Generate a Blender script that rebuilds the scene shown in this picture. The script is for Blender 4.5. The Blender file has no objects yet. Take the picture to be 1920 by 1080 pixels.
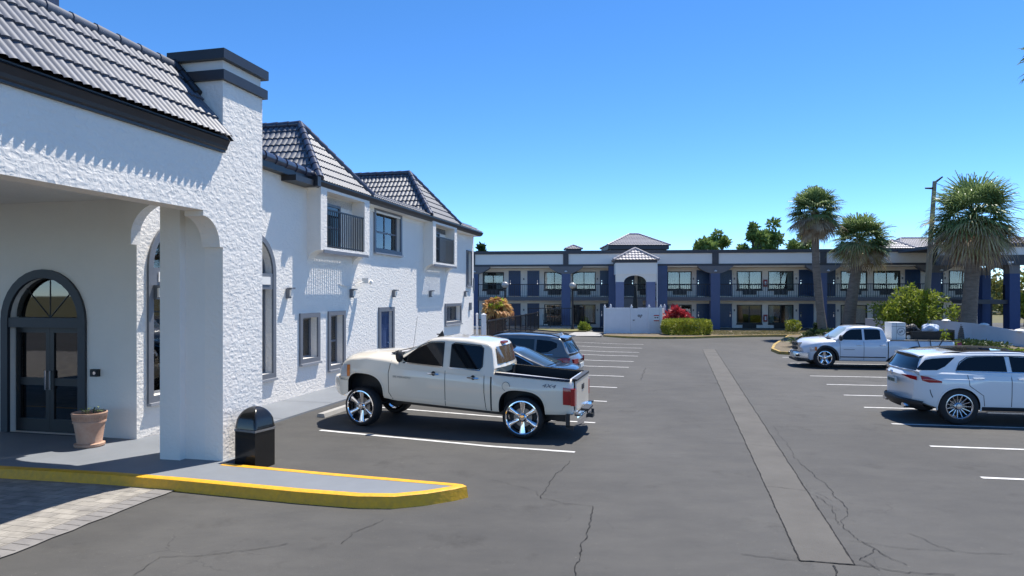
import bpy, bmesh, math, random
from mathutils import Vector, Matrix
from mathutils.geometry import tessellate_polygon
random.seed(7)
PI=math.pi
# ------------------------------------------------------------------ camera, sky, sun, exposure
scene=bpy.context.scene
col=scene.collection
F=1280.0; H=2.7; HY=553.0          # photograph geometry: focal length, eye height, horizon row
cd=bpy.data.cameras.new('camera'); cam=bpy.data.objects.new('camera',cd); col.objects.link(cam)
cam.location=(0,0,H); cam.rotation_euler=(PI/2,0,0)
cd.sensor_width=36; cd.lens=24; cd.shift_y=13/1920; cd.clip_start=.1; cd.clip_end=3000
scene.camera=cam
SUN=Vector((.326,.354,1.0)).normalized()
elev=math.asin(SUN.z); azim=math.atan2(SUN.x,SUN.y)
w=bpy.data.worlds.new('World'); scene.world=w; w.use_nodes=True
nt=w.node_tree; bg=nt.nodes['Background']; sk=nt.nodes.new('ShaderNodeTexSky')
sk.sky_type='NISHITA'; sk.sun_disc=False; sk.sun_elevation=elev; sk.sun_rotation=azim
sk.air_density=.5; sk.dust_density=0.0; sk.ozone_density=3.0; sk.altitude=0
hsv=nt.nodes.new('ShaderNodeHueSaturation'); hsv.inputs['Saturation'].default_value=1.22
nt.links.new(sk.outputs[0],hsv.inputs['Color']); nt.links.new(hsv.outputs[0],bg.inputs[0]); bg.inputs[1].default_value=.14
sd=bpy.data.lights.new('sun','SUN'); so=bpy.data.objects.new('sun',sd); col.objects.link(so)
sd.energy=3.7; sd.angle=math.radians(.5); sd.color=(1,.955,.88)
so.rotation_euler=SUN.to_track_quat('Z','Y').to_euler(); so.location=(0,0,40)
scene.view_settings.view_transform='Standard'; scene.view_settings.look='None'
scene.view_settings.exposure=1.0; scene.view_settings.gamma=1
scene.render.resolution_x=1024; scene.render.resolution_y=576

# ------------------------------------------------------------------ measuring helpers
UX,UY=.2318,.9728
def G(px,py,z=0):
    Y=F*(H-z)/(py-HY); return Vector(((px-960)/F*Y,Y,z))
def onY(px,py,Y): return Vector(((px-960)/F*Y,Y,H-(py-HY)/F*Y))
def a_at(px,b):
    r=(px-960)/F; return -b*(UY+UX*r)/(UX-UY*r)
def b_at(px,a):
    r=(px-960)/F; return (r*UY*a-UX*a)/(UY+UX*r)
def W(b,a,z): return Vector((UX*a+UY*b,UY*a-UX*b,z))
def lerp(a,b,t): return a+(b-a)*t

# ------------------------------------------------------------------ materials
MATS={}
def mat(name,colr,rough=.6,metal=0,coat=0,spec=.5,var=0,vscale=3,bump=0,bscale=30,bdetail=4,col2=None,stretch=None,alpha=1,trans=0,stucco=False,emit=None):
    if name in MATS: return MATS[name]
    m=bpy.data.materials.new(name); m.use_nodes=True; n=m.node_tree.nodes; l=m.node_tree.links
    p=n['Principled BSDF']; p.inputs['Base Color'].default_value=(*colr,1)
    p.inputs['Roughness'].default_value=rough; p.inputs['Metallic'].default_value=metal
    p.inputs['Coat Weight'].default_value=coat; p.inputs['Coat Roughness'].default_value=.04
    p.inputs['Specular IOR Level'].default_value=spec
    p.inputs['Alpha'].default_value=alpha; p.inputs['Transmission Weight'].default_value=trans
    if emit: p.inputs['Emission Color'].default_value=(*emit,1); p.inputs['Emission Strength'].default_value=1
    tc=n.new('ShaderNodeTexCoord'); src=tc.outputs['Object']
    if stretch:
        mp=n.new('ShaderNodeMapping'); mp.inputs['Scale'].default_value=stretch; l.new(src,mp.inputs[0]); src=mp.outputs[0]
    if var or col2:
        no=n.new('ShaderNodeTexNoise'); no.inputs['Scale'].default_value=vscale; no.inputs['Detail'].default_value=6; no.inputs['Roughness'].default_value=.65
        l.new(src,no.inputs[0])
        mr=n.new('ShaderNodeMapRange'); mr.inputs[1].default_value=.3; mr.inputs[2].default_value=.7; l.new(no.outputs[0],mr.inputs[0])
        mx=n.new('ShaderNodeMix'); mx.data_type='RGBA'
        c2=col2 if col2 else tuple(c*(1-var) for c in colr)
        mx.inputs[6].default_value=(*colr,1); mx.inputs[7].default_value=(*c2,1)
        l.new(mr.outputs[0],mx.inputs[0]); l.new(mx.outputs[2],p.inputs['Base Color'])
    if bump:
        b=n.new('ShaderNodeBump'); b.inputs['Strength'].default_value=1; b.inputs['Distance'].default_value=bump
        if stucco:
            n1=n.new('ShaderNodeTexNoise'); n1.inputs['Scale'].default_value=bscale; n1.inputs['Detail'].default_value=5; n1.inputs['Distortion'].default_value=.7
            n2=n.new('ShaderNodeTexVoronoi'); n2.feature='F1'; n2.inputs['Scale'].default_value=bscale*1.5
            mp2=n.new('ShaderNodeMapping'); mp2.inputs['Rotation'].default_value=(.6,.3,.2); mp2.inputs['Scale'].default_value=(1,.45,1.3)
            l.new(src,mp2.inputs[0]); l.new(mp2.outputs[0],n2.inputs[0]); l.new(src,n1.inputs[0])
            mr=n.new('ShaderNodeMapRange'); mr.inputs[1].default_value=.38; mr.inputs[2].default_value=.62; l.new(n1.outputs[0],mr.inputs[0])
            ad=n.new('ShaderNodeMath'); ad.operation='MULTIPLY_ADD'; ad.inputs[1].default_value=.9; l.new(n2.outputs[0],ad.inputs[0]); l.new(mr.outputs[0],ad.inputs[2])
            n3=n.new('ShaderNodeTexNoise'); n3.inputs['Scale'].default_value=bscale*7; n3.inputs['Detail'].default_value=2; l.new(src,n3.inputs[0])
            ad2=n.new('ShaderNodeMath'); ad2.operation='MULTIPLY_ADD'; ad2.inputs[1].default_value=.25; l.new(n3.outputs[0],ad2.inputs[0]); l.new(ad.outputs[0],ad2.inputs[2])
            l.new(ad2.outputs[0],b.inputs['Height'])
        else:
            no2=n.new('ShaderNodeTexNoise'); no2.inputs['Scale'].default_value=bscale; no2.inputs['Detail'].default_value=bdetail; l.new(src,no2.inputs[0])
            l.new(no2.outputs[0],b.inputs['Height'])
        l.new(b.outputs[0],p.inputs['Normal'])
    MATS[name]=m; return m
stucco=mat('white stucco',(.86,.805,.725),.85,bump=.0045,bscale=11,stucco=True,var=.05,vscale=1.3)
stucco_s=mat('smooth white stucco',(.82,.78,.715),.85,bump=.006,bscale=18,var=.05,vscale=1.2)
trim_g=mat('grey trim paint',(.17,.18,.20),.45,bump=.001,bscale=60,var=.1)
trim_l=mat('light grey trim paint',(.30,.31,.33),.5,var=.1)
dark_f=mat('charcoal fascia paint',(.028,.028,.032),.4,var=.2,vscale=2)
tile_m=mat('grey blue glazed roof tile',(.135,.145,.175),.5,spec=.4,var=.35,vscale=4)
tile_d=mat('dark navy glazed ridge tile',(.05,.055,.085),.3,spec=.6,var=.3,vscale=5,coat=.2)
black=mat('black metal paint',(.012,.012,.014),.4)
blackp=mat('black plastic',(.015,.015,.016),.55)
dark_in=mat('dark interior',(.02,.02,.02),.9)
white_p=mat('white paint',(.78,.78,.77),.5,var=.05)
chrome=mat('chrome',(.78,.78,.8),.08,metal=1)
alu=mat('grey alloy',(.55,.55,.57),.22,metal=1)
rubber=mat('tyre rubber',(.014,.014,.015),.75,bump=.003,bscale=60)
glass_dk=mat('tinted car glass',(.006,.008,.010),.02,spec=.45)
glass_md=mat('clear car glass',(.03,.045,.05),.02,spec=.6)
red_l=mat('red lamp lens',(.35,.008,.012),.12,coat=.6)
amber=mat('amber lens',(.6,.18,.03),.2,coat=.5)
lens=mat('clear lamp lens',(.55,.57,.6),.12,coat=.8,metal=.3)
yellow=mat('yellow kerb paint',(.84,.42,.004),.5,bump=.010,bscale=12,col2=(.62,.31,.02),vscale=11)
yellow_o=mat('weathered yellow kerb paint',(.50,.32,.05),.7,bump=.006,bscale=14,col2=(.25,.18,.07),vscale=4)
walk_m=mat('grey painted concrete walk',(.20,.215,.235),.6,var=.16,vscale=1.2,bump=.002,bscale=40)
conc=mat('pale concrete',(.40,.385,.36),.8,col2=(.29,.28,.265),vscale=2.5,bump=.003,bscale=40)
blue=mat('royal blue paint',(.05,.085,.19),.45,var=.12)
blue_l=mat('slate blue paint',(.065,.095,.24),.6,var=.1)
blue_d=mat('deep blue door paint',(.022,.06,.14),.35,var=.12)
beige=mat('beige wall paint',(.92,.84,.73),.8,var=.06,bump=.003,bscale=20)
white_f=mat('off white fascia paint',(.90,.85,.77),.7,var=.05,vscale=.6)
taupe=mat('taupe trim paint',(.19,.18,.18),.7,var=.1)
taupe_d=mat('dark taupe parapet paint',(.075,.073,.078),.6,var=.15)
curtain=mat('pale curtain cloth',(.70,.68,.64),.9,bump=.02,bscale=5,stretch=(14,14,.2),var=.2,vscale=3)
def pane_mat(name,tint,keep):
    m=bpy.data.materials.new(name); m.use_nodes=True; n=m.node_tree.nodes; l=m.node_tree.links
    p=n['Principled BSDF']; n.remove(p); out=n['Material Output']
    g=n.new('ShaderNodeBsdfGlossy'); g.inputs['Roughness'].default_value=.02; g.inputs['Color'].default_value=(1,1,1,1)
    t=n.new('ShaderNodeBsdfTransparent'); t.inputs['Color'].default_value=(*tint,1)
    fr=n.new('ShaderNodeFresnel'); fr.inputs[0].default_value=1.55
    ad=n.new('ShaderNodeMath'); ad.inputs[1].default_value=keep; l.new(fr.outputs[0],ad.inputs[0])
    mx=n.new('ShaderNodeMixShader'); l.new(ad.outputs[0],mx.inputs[0]); l.new(t.outputs[0],mx.inputs[1]); l.new(g.outputs[0],mx.inputs[2])
    l.new(mx.outputs[0],out.inputs[0]); return m
pane=pane_mat('window glass',(.75,.8,.8),.04)
pane_d=pane_mat('smoked window glass',(.35,.36,.36),.05)

# ------------------------------------------------------------------ mesh builder
OFF={}
class MB:
    def __init__(s): s.v=[]; s.f=[]; s.mi=[]; s.k=0
    def add(s,vs,fs):
        o=len(s.v); s.v+= [tuple(v) for v in vs]; s.f+=[tuple(i+o for i in f) for f in fs]; s.mi+=[s.k]*len(fs); return s
    def box(s,x0,x1,y0,y1,z0,z1,M=None):
        vs=[Vector((x,y,z)) for z in (z0,z1) for y in (y0,y1) for x in (x0,x1)]
        if M: vs=[M@v for v in vs]
        return s.add(vs,[(0,2,3,1),(4,5,7,6),(0,1,5,4),(2,6,7,3),(0,4,6,2),(1,3,7,5)])
    def tube(s,p,q,r,r2=None,n=8,cap=True):
        p=Vector(p);q=Vector(q); d=(q-p)
        if d.length<1e-6: return s
        z=d.normalized(); x=z.orthogonal().normalized(); y=z.cross(x); r2=r if r2 is None else r2
        vs=[];
        for c,rr in ((p,r),(q,r2)):
            for i in range(n):
                t=2*PI*i/n; vs.append(c+x*math.cos(t)*rr+y*math.sin(t)*rr)
        fs=[(i,(i+1)%n,n+(i+1)%n,n+i) for i in range(n)]
        if cap: fs+=[tuple(range(n-1,-1,-1)),tuple(range(n,2*n))]
        return s.add(vs,fs)
    def path(s,pts,r,n=6):
        for i in range(len(pts)-1): s.tube(pts[i],pts[i+1],r if not isinstance(r,(list,tuple)) else r[i],None if not isinstance(r,(list,tuple)) else r[i+1],n)
        return s
    def lathe(s,prof,c=(0,0,0),n=24,axis='z',sx=1,sy=1):
        vs=[];m=len(prof)
        for i in range(n):
            t=2*PI*i/n
            for r,z in prof:
                if axis=='z': vs.append((c[0]+sx*r*math.cos(t),c[1]+sy*r*math.sin(t),c[2]+z))
                else: vs.append((c[0]+r*math.cos(t),c[1]+z,c[2]+r*math.sin(t)))
        fs=[]
        for i in range(n):
            j=(i+1)%n
            for k in range(m-1):
                fs.append((i*m+k,j*m+k,j*m+k+1,i*m+k+1) if axis=='z' else (i*m+k,i*m+k+1,j*m+k+1,j*m+k))
        return s.add(vs,fs)
    def prism(s,pts,fn,d0,d1):
        """2D polygon pts extruded from d0 to d1 through fn(s,z,d)"""
        n=len(pts); vs=[fn(p[0],p[1],d0) for p in pts]+[fn(p[0],p[1],d1) for p in pts]
        tri=tessellate_polygon([[Vector((p[0],p[1],0)) for p in pts]])
        fs=[(i,(i+1)%n,n+(i+1)%n,n+i) for i in range(n)]
        fs+=[tuple(t) for t in tri]+[tuple(i+n for i in t[::-1]) for t in tri]
        return s.add(vs,fs)
    def sheet(s,pts,fn=None,z=None):
        p3=[Vector(p) if len(p)==3 else Vector((p[0],p[1],z)) for p in pts]
        tri=tessellate_polygon([p3]); return s.add(p3,[tuple(t) for t in tri])
    def grid(s,rows):
        m=len(rows[0]); vs=[p for r in rows for p in r]; fs=[]
        for i in range(len(rows)-1):
            for j in range(m-1): fs.append((i*m+j,i*m+j+1,(i+1)*m+j+1,(i+1)*m+j))
        return s.add(vs,fs)
    def build(s,name,m,parent=None,smooth=False,fix=True,loc=None,ang=40,off=None,label=None):
        me=bpy.data.meshes.new(name); off=off if off is not None else (OFF.get(parent.name,(0,0,0)) if parent is not None else (0,0,0))
        if loc is not None: off=loc
        me.from_pydata([(v[0]-off[0],v[1]-off[1],v[2]-off[2]) for v in s.v],[],s.f)
        ms=m if isinstance(m,(list,tuple)) else [m]
        for x in ms: me.materials.append(x)
        if len(ms)>1:
            for p,k in zip(me.polygons,s.mi): p.material_index=k
        me.validate()
        if fix or smooth:
            b=bmesh.new(); b.from_mesh(me)
            if fix: bmesh.ops.recalc_face_normals(b,faces=b.faces)
            if smooth:
                for f in b.faces: f.smooth=True
                a=math.radians(ang)
                for e in b.edges:
                    if len(e.link_faces)==2 and e.calc_face_angle(0)>a: e.smooth=False
            b.to_mesh(me); b.free()
        o=bpy.data.objects.new(name,me); col.objects.link(o)
        if parent is not None: o.parent=parent
        OFF[o.name]=off
        if loc is not None: o.location=loc
        if label: o['label']=label
        return o
def tag(o,label=None,cat=None,group=None,kind=None):
    if label: o['label']=label
    if cat: o['category']=cat
    if group: o['group']=group
    if kind: o['kind']=kind
    return o
def thing(name,loc,label,cat,group=None,rz=0,off=(0,0,0)):
    o=bpy.data.objects.new(name,None); col.objects.link(o); o.location=loc; o.rotation_euler=(0,0,rz)
    o.empty_display_size=.2; OFF[o.name]=off
    return tag(o,label,cat,group)
def copy_thing(src,loc,rz,label):
    r=src.copy(); col.objects.link(r); r.location=loc; r.rotation_euler=(0,0,rz); r['label']=label
    for ch in src.children:
        c=ch.copy(); col.objects.link(c); c.parent=r
        for g in ch.children:
            d=g.copy(); col.objects.link(d); d.parent=c
    return r
def struct(name,mb,m,**k): 
    o=mb.build(name,m,**k); o['kind']='structure'; return o
def holed(mb,outline,holes,fn,depth,edge=0):
    """front sheet with openings and their reveals"""
    b=bmesh.new()
    def loop(pts):
        vs=[b.verts.new((p[0],p[1],0)) for p in pts]
        for i in range(len(vs)): b.edges.new((vs[i],vs[(i+1)%len(vs)]))
    loop(outline)
    for h in holes: loop(h)
    bmesh.ops.triangle_fill(b,use_beauty=True,use_dissolve=False,edges=b.edges[:])
    b.verts.index_update()
    mb.add([fn(v.co.x,v.co.y,0) for v in b.verts],[tuple(v.index for v in f.verts) for f in b.faces]); b.free()
    for h in holes:
        n=len(h); mb.add([fn(p[0],p[1],0) for p in h]+[fn(p[0],p[1],-depth) for p in h],[(i,(i+1)%n,n+(i+1)%n,n+i) for i in range(n)])
    if edge:
        n=len(outline); mb.add([fn(p[0],p[1],0) for p in outline]+[fn(p[0],p[1],-edge) for p in outline],[(i,(i+1)%n,n+(i+1)%n,n+i) for i in range(n)])
def rect(s0,s1,z0,z1): return [(s0,z0),(s1,z0),(s1,z1),(s0,z1)]
def archp(s0,s1,z0,zs,rise=None,n=16):
    c=(s0+s1)/2; r=(s1-s0)/2; rise=r if rise is None else rise
    return [(s0,z0),(s1,z0)]+[(c+r*math.cos(PI*i/n),zs+rise*math.sin(PI*i/n)) for i in range(n+1)]
def inset_arch(s0,s1,z0,zs,d,n=16): return archp(s0+d,s1-d,z0+d,zs,(s1-s0)/2-d,n)
def ring(mb,outer,inner,fn,d0,d1):
    n=len(outer); assert n==len(inner)
    vs=[]
    for P,d in ((outer,d1),(inner,d1),(outer,d0),(inner,d0)): vs+=[fn(p[0],p[1],d) for p in P]
    fs=[]
    for i in range(n):
        j=(i+1)%n
        fs+=[(i,j,n+j,n+i),(i,2*n+i,2*n+j,j),(n+i,n+j,3*n+j,3*n+i)]
    mb.add(vs,fs)

# ------------------------------------------------------------------ roof tiles
def clip_range(poly,s):
    ts=[]
    n=len(poly)
    for i in range(n):
        (s0,t0),(s1,t1)=poly[i],poly[(i+1)%n]
        if abs(s1-s0)<1e-9: 
            if abs(s-s0)<1e-6: ts+=[t0,t1]
            continue
        k=(s-s0)/(s1-s0)
        if -1e-6<=k<=1+1e-6: ts.append(t0+(t1-t0)*k)
    return (min(ts),max(ts)) if ts else None
def tiles(mb,O,S,T,poly,per=.14,course=.34,amp=.035,sub=6,step=.03,skew=.0):
    S=S.normalized(); T=T.normalized(); N=S.cross(T)
    if N.z<0: N=-N
    smin=min(p[0] for p in poly); smax=max(p[0] for p in poly); tmax=max(p[1] for p in poly)
    nk=int(math.ceil(tmax/course)); ds=per/sub; ns=int((smax-smin)/ds)
    rows=[]
    for i in range(ns+1):
        s=min(smin+i*ds,smax); cr=clip_range(poly,s)
        ph=(s/per)%1
        h=amp*(abs(math.cos(ph*PI)))*1.0
        jit=.012*math.cos(ph*2*PI)
        r=[]
        for k in range(nk):
            for (t,hh) in ((k*course,step),((k+1)*course,0)):
                tt=t-(jit if hh else jit)*1.0 if k or hh==0 else t-jit
                tc=min(max(tt,cr[0]),cr[1]) if cr else 0
                r.append(O+S*s+T*tc+N*(h+hh))
        rows.append(r)
    m=len(rows[0]); vs=[p for r in rows for p in r]; fs=[]
    for i in range(len(rows)-1):
        for j in range(m-1):
            a,b,c,d=i*m+j,i*m+j+1,(i+1)*m+j+1,(i+1)*m+j
            if (vs[a]-vs[b]).length<1e-5 and (vs[c]-vs[d]).length<1e-5: continue
            fs.append((a,b,c,d))
    mb.add(vs,fs)
def caps(mb,p,q,r=.11,seg=.36,n=10):
    p=Vector(p);q=Vector(q);L=(q-p).length;k=max(1,round(L/seg));d=(q-p)/k
    for i in range(k): 
        mb.tube(p+d*i,p+d*(i+1.08),r*1.08,r*.88,n)


# ================================================================== THE GROUND
mb=MB(); mb.sheet([(-1500,-1500,-.06),(1500,-1500,-.06),(1500,1500,-.06),(-1500,1500,-.06)])
struct('ground',mb,mat('dry grass ground',(.09,.095,.03),.95,col2=(.16,.13,.06),vscale=.4))
def asphalt():
    m=bpy.data.materials.new('worn asphalt'); m.use_nodes=True; n=m.node_tree.nodes; l=m.node_tree.links
    p=n['Principled BSDF']; p.inputs['Roughness'].default_value=.82; p.inputs['Specular IOR Level'].default_value=.35
    tc=n.new('ShaderNodeTexCoord')
    def noise(sc,det,st=None,rough=.6):
        x=n.new('ShaderNodeTexNoise'); x.inputs['Scale'].default_value=sc; x.inputs['Detail'].default_value=det; x.inputs['Roughness'].default_value=rough
        if st:
            mp=n.new('ShaderNodeMapping'); mp.inputs['Scale'].default_value=st; mp.inputs['Rotation'].default_value=(0,0,.25); l.new(tc.outputs['Object'],mp.inputs[0]); l.new(mp.outputs[0],x.inputs[0])
        else: l.new(tc.outputs['Object'],x.inputs[0])
        return x
    def ramp(inp,a,b,ca,cb):
        r=n.new('ShaderNodeValToRGB'); r.color_ramp.elements[0].position=a; r.color_ramp.elements[1].position=b
        r.color_ramp.elements[0].color=(*ca,1); r.color_ramp.elements[1].color=(*cb,1); l.new(inp,r.inputs[0]); return r
    big=ramp(noise(.22,4,(1,.5,1)).outputs[0],.35,.68,(.063,.061,.058),(.090,.087,.082))
    mid=ramp(noise(1.5,7,(.75,1.5,1),.72).outputs[0],.3,.7,(.84,.84,.85),(1.12,1.11,1.09))
    fine=ramp(noise(160,3).outputs[0],.3,.75,(.74,.74,.74),(1.3,1.28,1.25))
    m1=n.new('ShaderNodeMix'); m1.data_type='RGBA'; m1.blend_type='MULTIPLY'; m1.inputs[0].default_value=1
    l.new(big.outputs[0],m1.inputs[6]); l.new(mid.outputs[0],m1.inputs[7])
    m2=n.new('ShaderNodeMix'); m2.data_type='RGBA'; m2.blend_type='MULTIPLY'; m2.inputs[0].default_value=1
    l.new(m1.outputs[2],m2.inputs[6]); l.new(fine.outputs[0],m2.inputs[7])
    st=ramp(noise(.9,5,None,.75).outputs[0],.57,.72,(1,1,1),(.70,.69,.68)); m2b=n.new('ShaderNodeMix'); m2b.data_type='RGBA'; m2b.blend_type='MULTIPLY'; m2b.inputs[0].default_value=1; l.new(m2.outputs[2],m2b.inputs[6]); l.new(st.outputs[0],m2b.inputs[7])
    sp_=ramp(noise(30,2,None,.5).outputs[0],.70,.74,(1,1,1),(1.8,1.78,1.7)); m2c=n.new('ShaderNodeMix'); m2c.data_type='RGBA'; m2c.blend_type='MULTIPLY'; m2c.inputs[0].default_value=1; l.new(m2b.outputs[2],m2c.inputs[6]); l.new(sp_.outputs[0],m2c.inputs[7]); m2=m2c
    # hairline crazing in patches
    vo=n.new('ShaderNodeTexVoronoi'); vo.feature='DISTANCE_TO_EDGE'; vo.inputs['Scale'].default_value=1.5
    dn=noise(3,5); mxv=n.new('ShaderNodeMix'); mxv.data_type='RGBA'; mxv.inputs[0].default_value=.22; l.new(tc.outputs['Object'],mxv.inputs[6]); l.new(dn.outputs[1],mxv.inputs[7]); l.new(mxv.outputs[2],vo.inputs[0])
    lt=n.new('ShaderNodeMath'); lt.operation='LESS_THAN'; lt.inputs[1].default_value=.005; l.new(vo.outputs[0],lt.inputs[0])
    ms=n.new('ShaderNodeMapRange'); ms.inputs[1].default_value=.56; ms.inputs[2].default_value=.66; l.new(noise(.35,3).outputs[0],ms.inputs[0])
    mu=n.new('ShaderNodeMath'); mu.operation='MULTIPLY'; l.new(lt.outputs[0],mu.inputs[0]); l.new(ms.outputs[0],mu.inputs[1])
    mu2=n.new('ShaderNodeMath'); mu2.operation='MULTIPLY'; mu2.inputs[1].default_value=.55; l.new(mu.outputs[0],mu2.inputs[0])
    m3=n.new('ShaderNodeMix'); m3.data_type='RGBA'; m3.inputs[7].default_value=(.02,.02,.02,1)
    l.new(mu2.outputs[0],m3.inputs[0]); l.new(m2.outputs[2],m3.inputs[6]); l.new(m3.outputs[2],p.inputs['Base Color'])
    b=n.new('ShaderNodeBump'); b.inputs['Distance'].default_value=.004; l.new(noise(110,3).outputs[0],b.inputs['Height']); l.new(b.outputs[0],p.inputs['Normal'])
    return m
def gz(X,Y):
    b=UY*X-UX*Y; a=UX*X+UY*Y
    t=min(1,max(0,(-3.2-b)/4.65)); f=min(1,max(0,(a-9.0)/1.2)); return .115*t*f
mb=MB(); mb.sheet([(-60,-20,0),(70,-20,0),(70,62,0),(-60,62,0)][:0]+[W(-60,-20,0),W(-60,8.9,0),W(60,8.9,0),W(60,-20,0)])
ab=[8.9]+[9.0+.3*i for i in range(5)]+[14,20,30,45,75]; bb=[-60,-7.86,-7.4,-6.9,-6.2,-5.5,-4.8,-4.1,-3.5,-3.2,0,60]
mb.grid([[(lambda p:(p.x,p.y,gz(p.x,p.y)))(W(b,a,0)) for b in bb] for a in ab])
struct('parking_lot',mb,asphalt(),smooth=True)
# drainage strip of concrete down the aisle
DL=(G(1317,655),G(1500,1052)); DR=(G(1341,655),G(1603,1060))
mb=MB(); mb.sheet([v+Vector((0,0,.004)) for v in (DL[0],DL[1],DR[1],DR[0])])
struct('drain_strip',mb,mat('worn drain concrete',(.112,.104,.092),.9,col2=(.080,.074,.066),vscale=1.1,bump=.006,bscale=70))
def crack(mb,pts,wd=.018,z=.0085,jit=.03,step=.05):
    P=[]
    for i in range(len(pts)-1):
        p,q=Vector(pts[i]),Vector(pts[i+1]); n=max(1,int((q-p).length/step))
        for k in range(n):
            L_=(q-p).length; nn=Vector((-(q-p).y,(q-p).x,0))/max(L_,1e-6); f=k/n; wob=(math.sin(f*L_*5+i)*.6+math.sin(f*L_*13+i*2)*.4)*jit*1.6*math.sin(PI*f)**.5
            v=p.lerp(q,f)+nn*wob+Vector((random.uniform(-jit,jit),random.uniform(-jit,jit),0))*.55; P.append(v)
    P.append(Vector(pts[-1])); rows=[]
    for i,v in enumerate(P):
        d=(P[min(i+1,len(P)-1)]-P[max(i-1,0)]); n=Vector((-d.y,d.x,0)).normalized(); ww=wd*random.uniform(.25,.8)*.5
        rows.append([Vector((v.x,v.y,z+gz(v.x,v.y)))-n*ww,Vector((v.x,v.y,z+gz(v.x,v.y)))+n*ww])
    mb.grid(rows)
mb=MB()
crack(mb,DL,.022,jit=.006); crack(mb,DR,.028,jit=.006); crack(mb,[DL[1],DR[1]],.03,jit=.01)
for k in (.2,.38,.55,.68,.8,.9): crack(mb,[DL[0].lerp(DL[1],k),DR[0].lerp(DR[1],k+.005)],.010,jit=.01,step=.06)
cp=lambda L:[G(*p) for p in L]
for L,wd in (([(1500,1052),(1440,1045),(1390,1040)],.012),([(1603,1060),(1700,1075),(1790,1079)],.015),([(1560,1060),(1568,1080)],.03),
  ([(1068,865),(1030,905),(1015,935)],.014),([(1110,950),(1105,985),(1090,1030),(1080,1080)],.018),([(1015,935),(1060,945),(1110,950)],.01),
  ([(720,975),(660,1000),(640,1020)],.01),([(540,1020),(480,1030),(400,1040)],.012),([(400,1040),(300,1045),(250,1080)],.01),
  ([(1500,870),(1545,905),(1590,955),(1580,990),(1640,1030),(1700,1060)],.012),([(1530,925),(1560,940),(1600,945)],.009),([(1590,1015),(1700,1030),(1900,1040)],.009),
  ([(1575,985),(1560,950),(1530,930)],.01),([(1640,1030),(1610,1050),(1650,1070)],.012),([(1700,1000),(1760,1025),(1790,1035)],.009),([(1210,690),(1202,712)],.02),([(1450,800),(1480,840),(1500,870)],.007),([(920,900),(1000,920),(1015,935)],.006)):
    crack(mb,cp(L),wd,jit=.02)
struct('pavement_cracks',mb,mat('crack shadow line',(.018,.017,.016),1))
# painted bay lines
line_m=mat('white road paint',(.72,.71,.68),.7,col2=(.42,.41,.40),vscale=7)
def line(p,q,wd=.10):
    p=Vector((p[0],p[1],0)); q=Vector((q[0],q[1],0)); d=(q-p).normalized(); n=Vector((-d.y,d.x,0))*wd/2; K=26
    mb=MB(); zl=lambda v:Vector((v.x,v.y,gz(v.x,v.y)+.0055)); mb.grid([[zl(p.lerp(q,i/K)-n*random.uniform(.85,1.05)),zl(p.lerp(q,i/K)+n*random.uniform(.85,1.05))] for i in range(K+1)]); struct('parking_line',mb,line_m)
AL=math.radians(163.0); dl=Vector((math.cos(AL),math.sin(AL),0))
for (x,y) in [(1078,848),(1116,793),(1138,753),(1157,727),(1170,706),(1179,689),(1188,678),(1196,668),(1198,661),(1204,653),(1207,646)]:
    p=G(x,y); line(p,p+dl*(5.0 if y>700 else 5.6))
AR=math.radians(-10); dr=Vector((math.cos(AR),math.sin(AR),0))
for (x,y) in [(1840,896),(1744,837),(1672,795),(1620,764),(1582,741),(1550,721),(1519,705),(1481,681),(1467,670)]:
    p=G(x,y); line(p,p+dr*5.2)

# ---- kerbed walk by the entrance, in plan (b,a): the nose of the island points at the aisle
def Wp(L,z): return [Vector((W(b,a,0).x,W(b,a,0).y,z)) for b,a in L]
def roundnose():
    south=[(-30,8.4),(-14,7.95),(-9.65,8.02),(-7.88,8.10),(-6.69,8.08),(-4.74,7.97),(-3.9,7.97)]
    nose=[(-3.45,8.06),(-3.1,8.28),(-2.82,8.55),(-2.70,8.72),(-2.78,8.80)]
    north=[(-2.98,8.82),(-4.8,8.92),(-6.62,9.06)]
    return south,nose,north
S_,N_,R_=roundnose()
outer=S_+N_+R_
def inset(pts,d):
    out=[]
    for i,(b,a) in enumerate(pts):
        p=Vector(pts[max(i-1,0)]);q=Vector(pts[min(i+1,len(pts)-1)]);t=(q-p).normalized(); out.append((b-t.y*d,a+t.x*d))
    return out
inner=inset(outer,.13)
mb=MB(); zt=.152
oT=Wp(outer,zt-.006);oB=Wp(inset(outer,-.025),0);iT=Wp(inner,zt)
oM=Wp(inset(outer,.02),zt+.002)
mb.grid([oB,oT,oM,iT]); struct('yellow_kerb',mb,yellow,smooth=True,ang=50)
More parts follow.
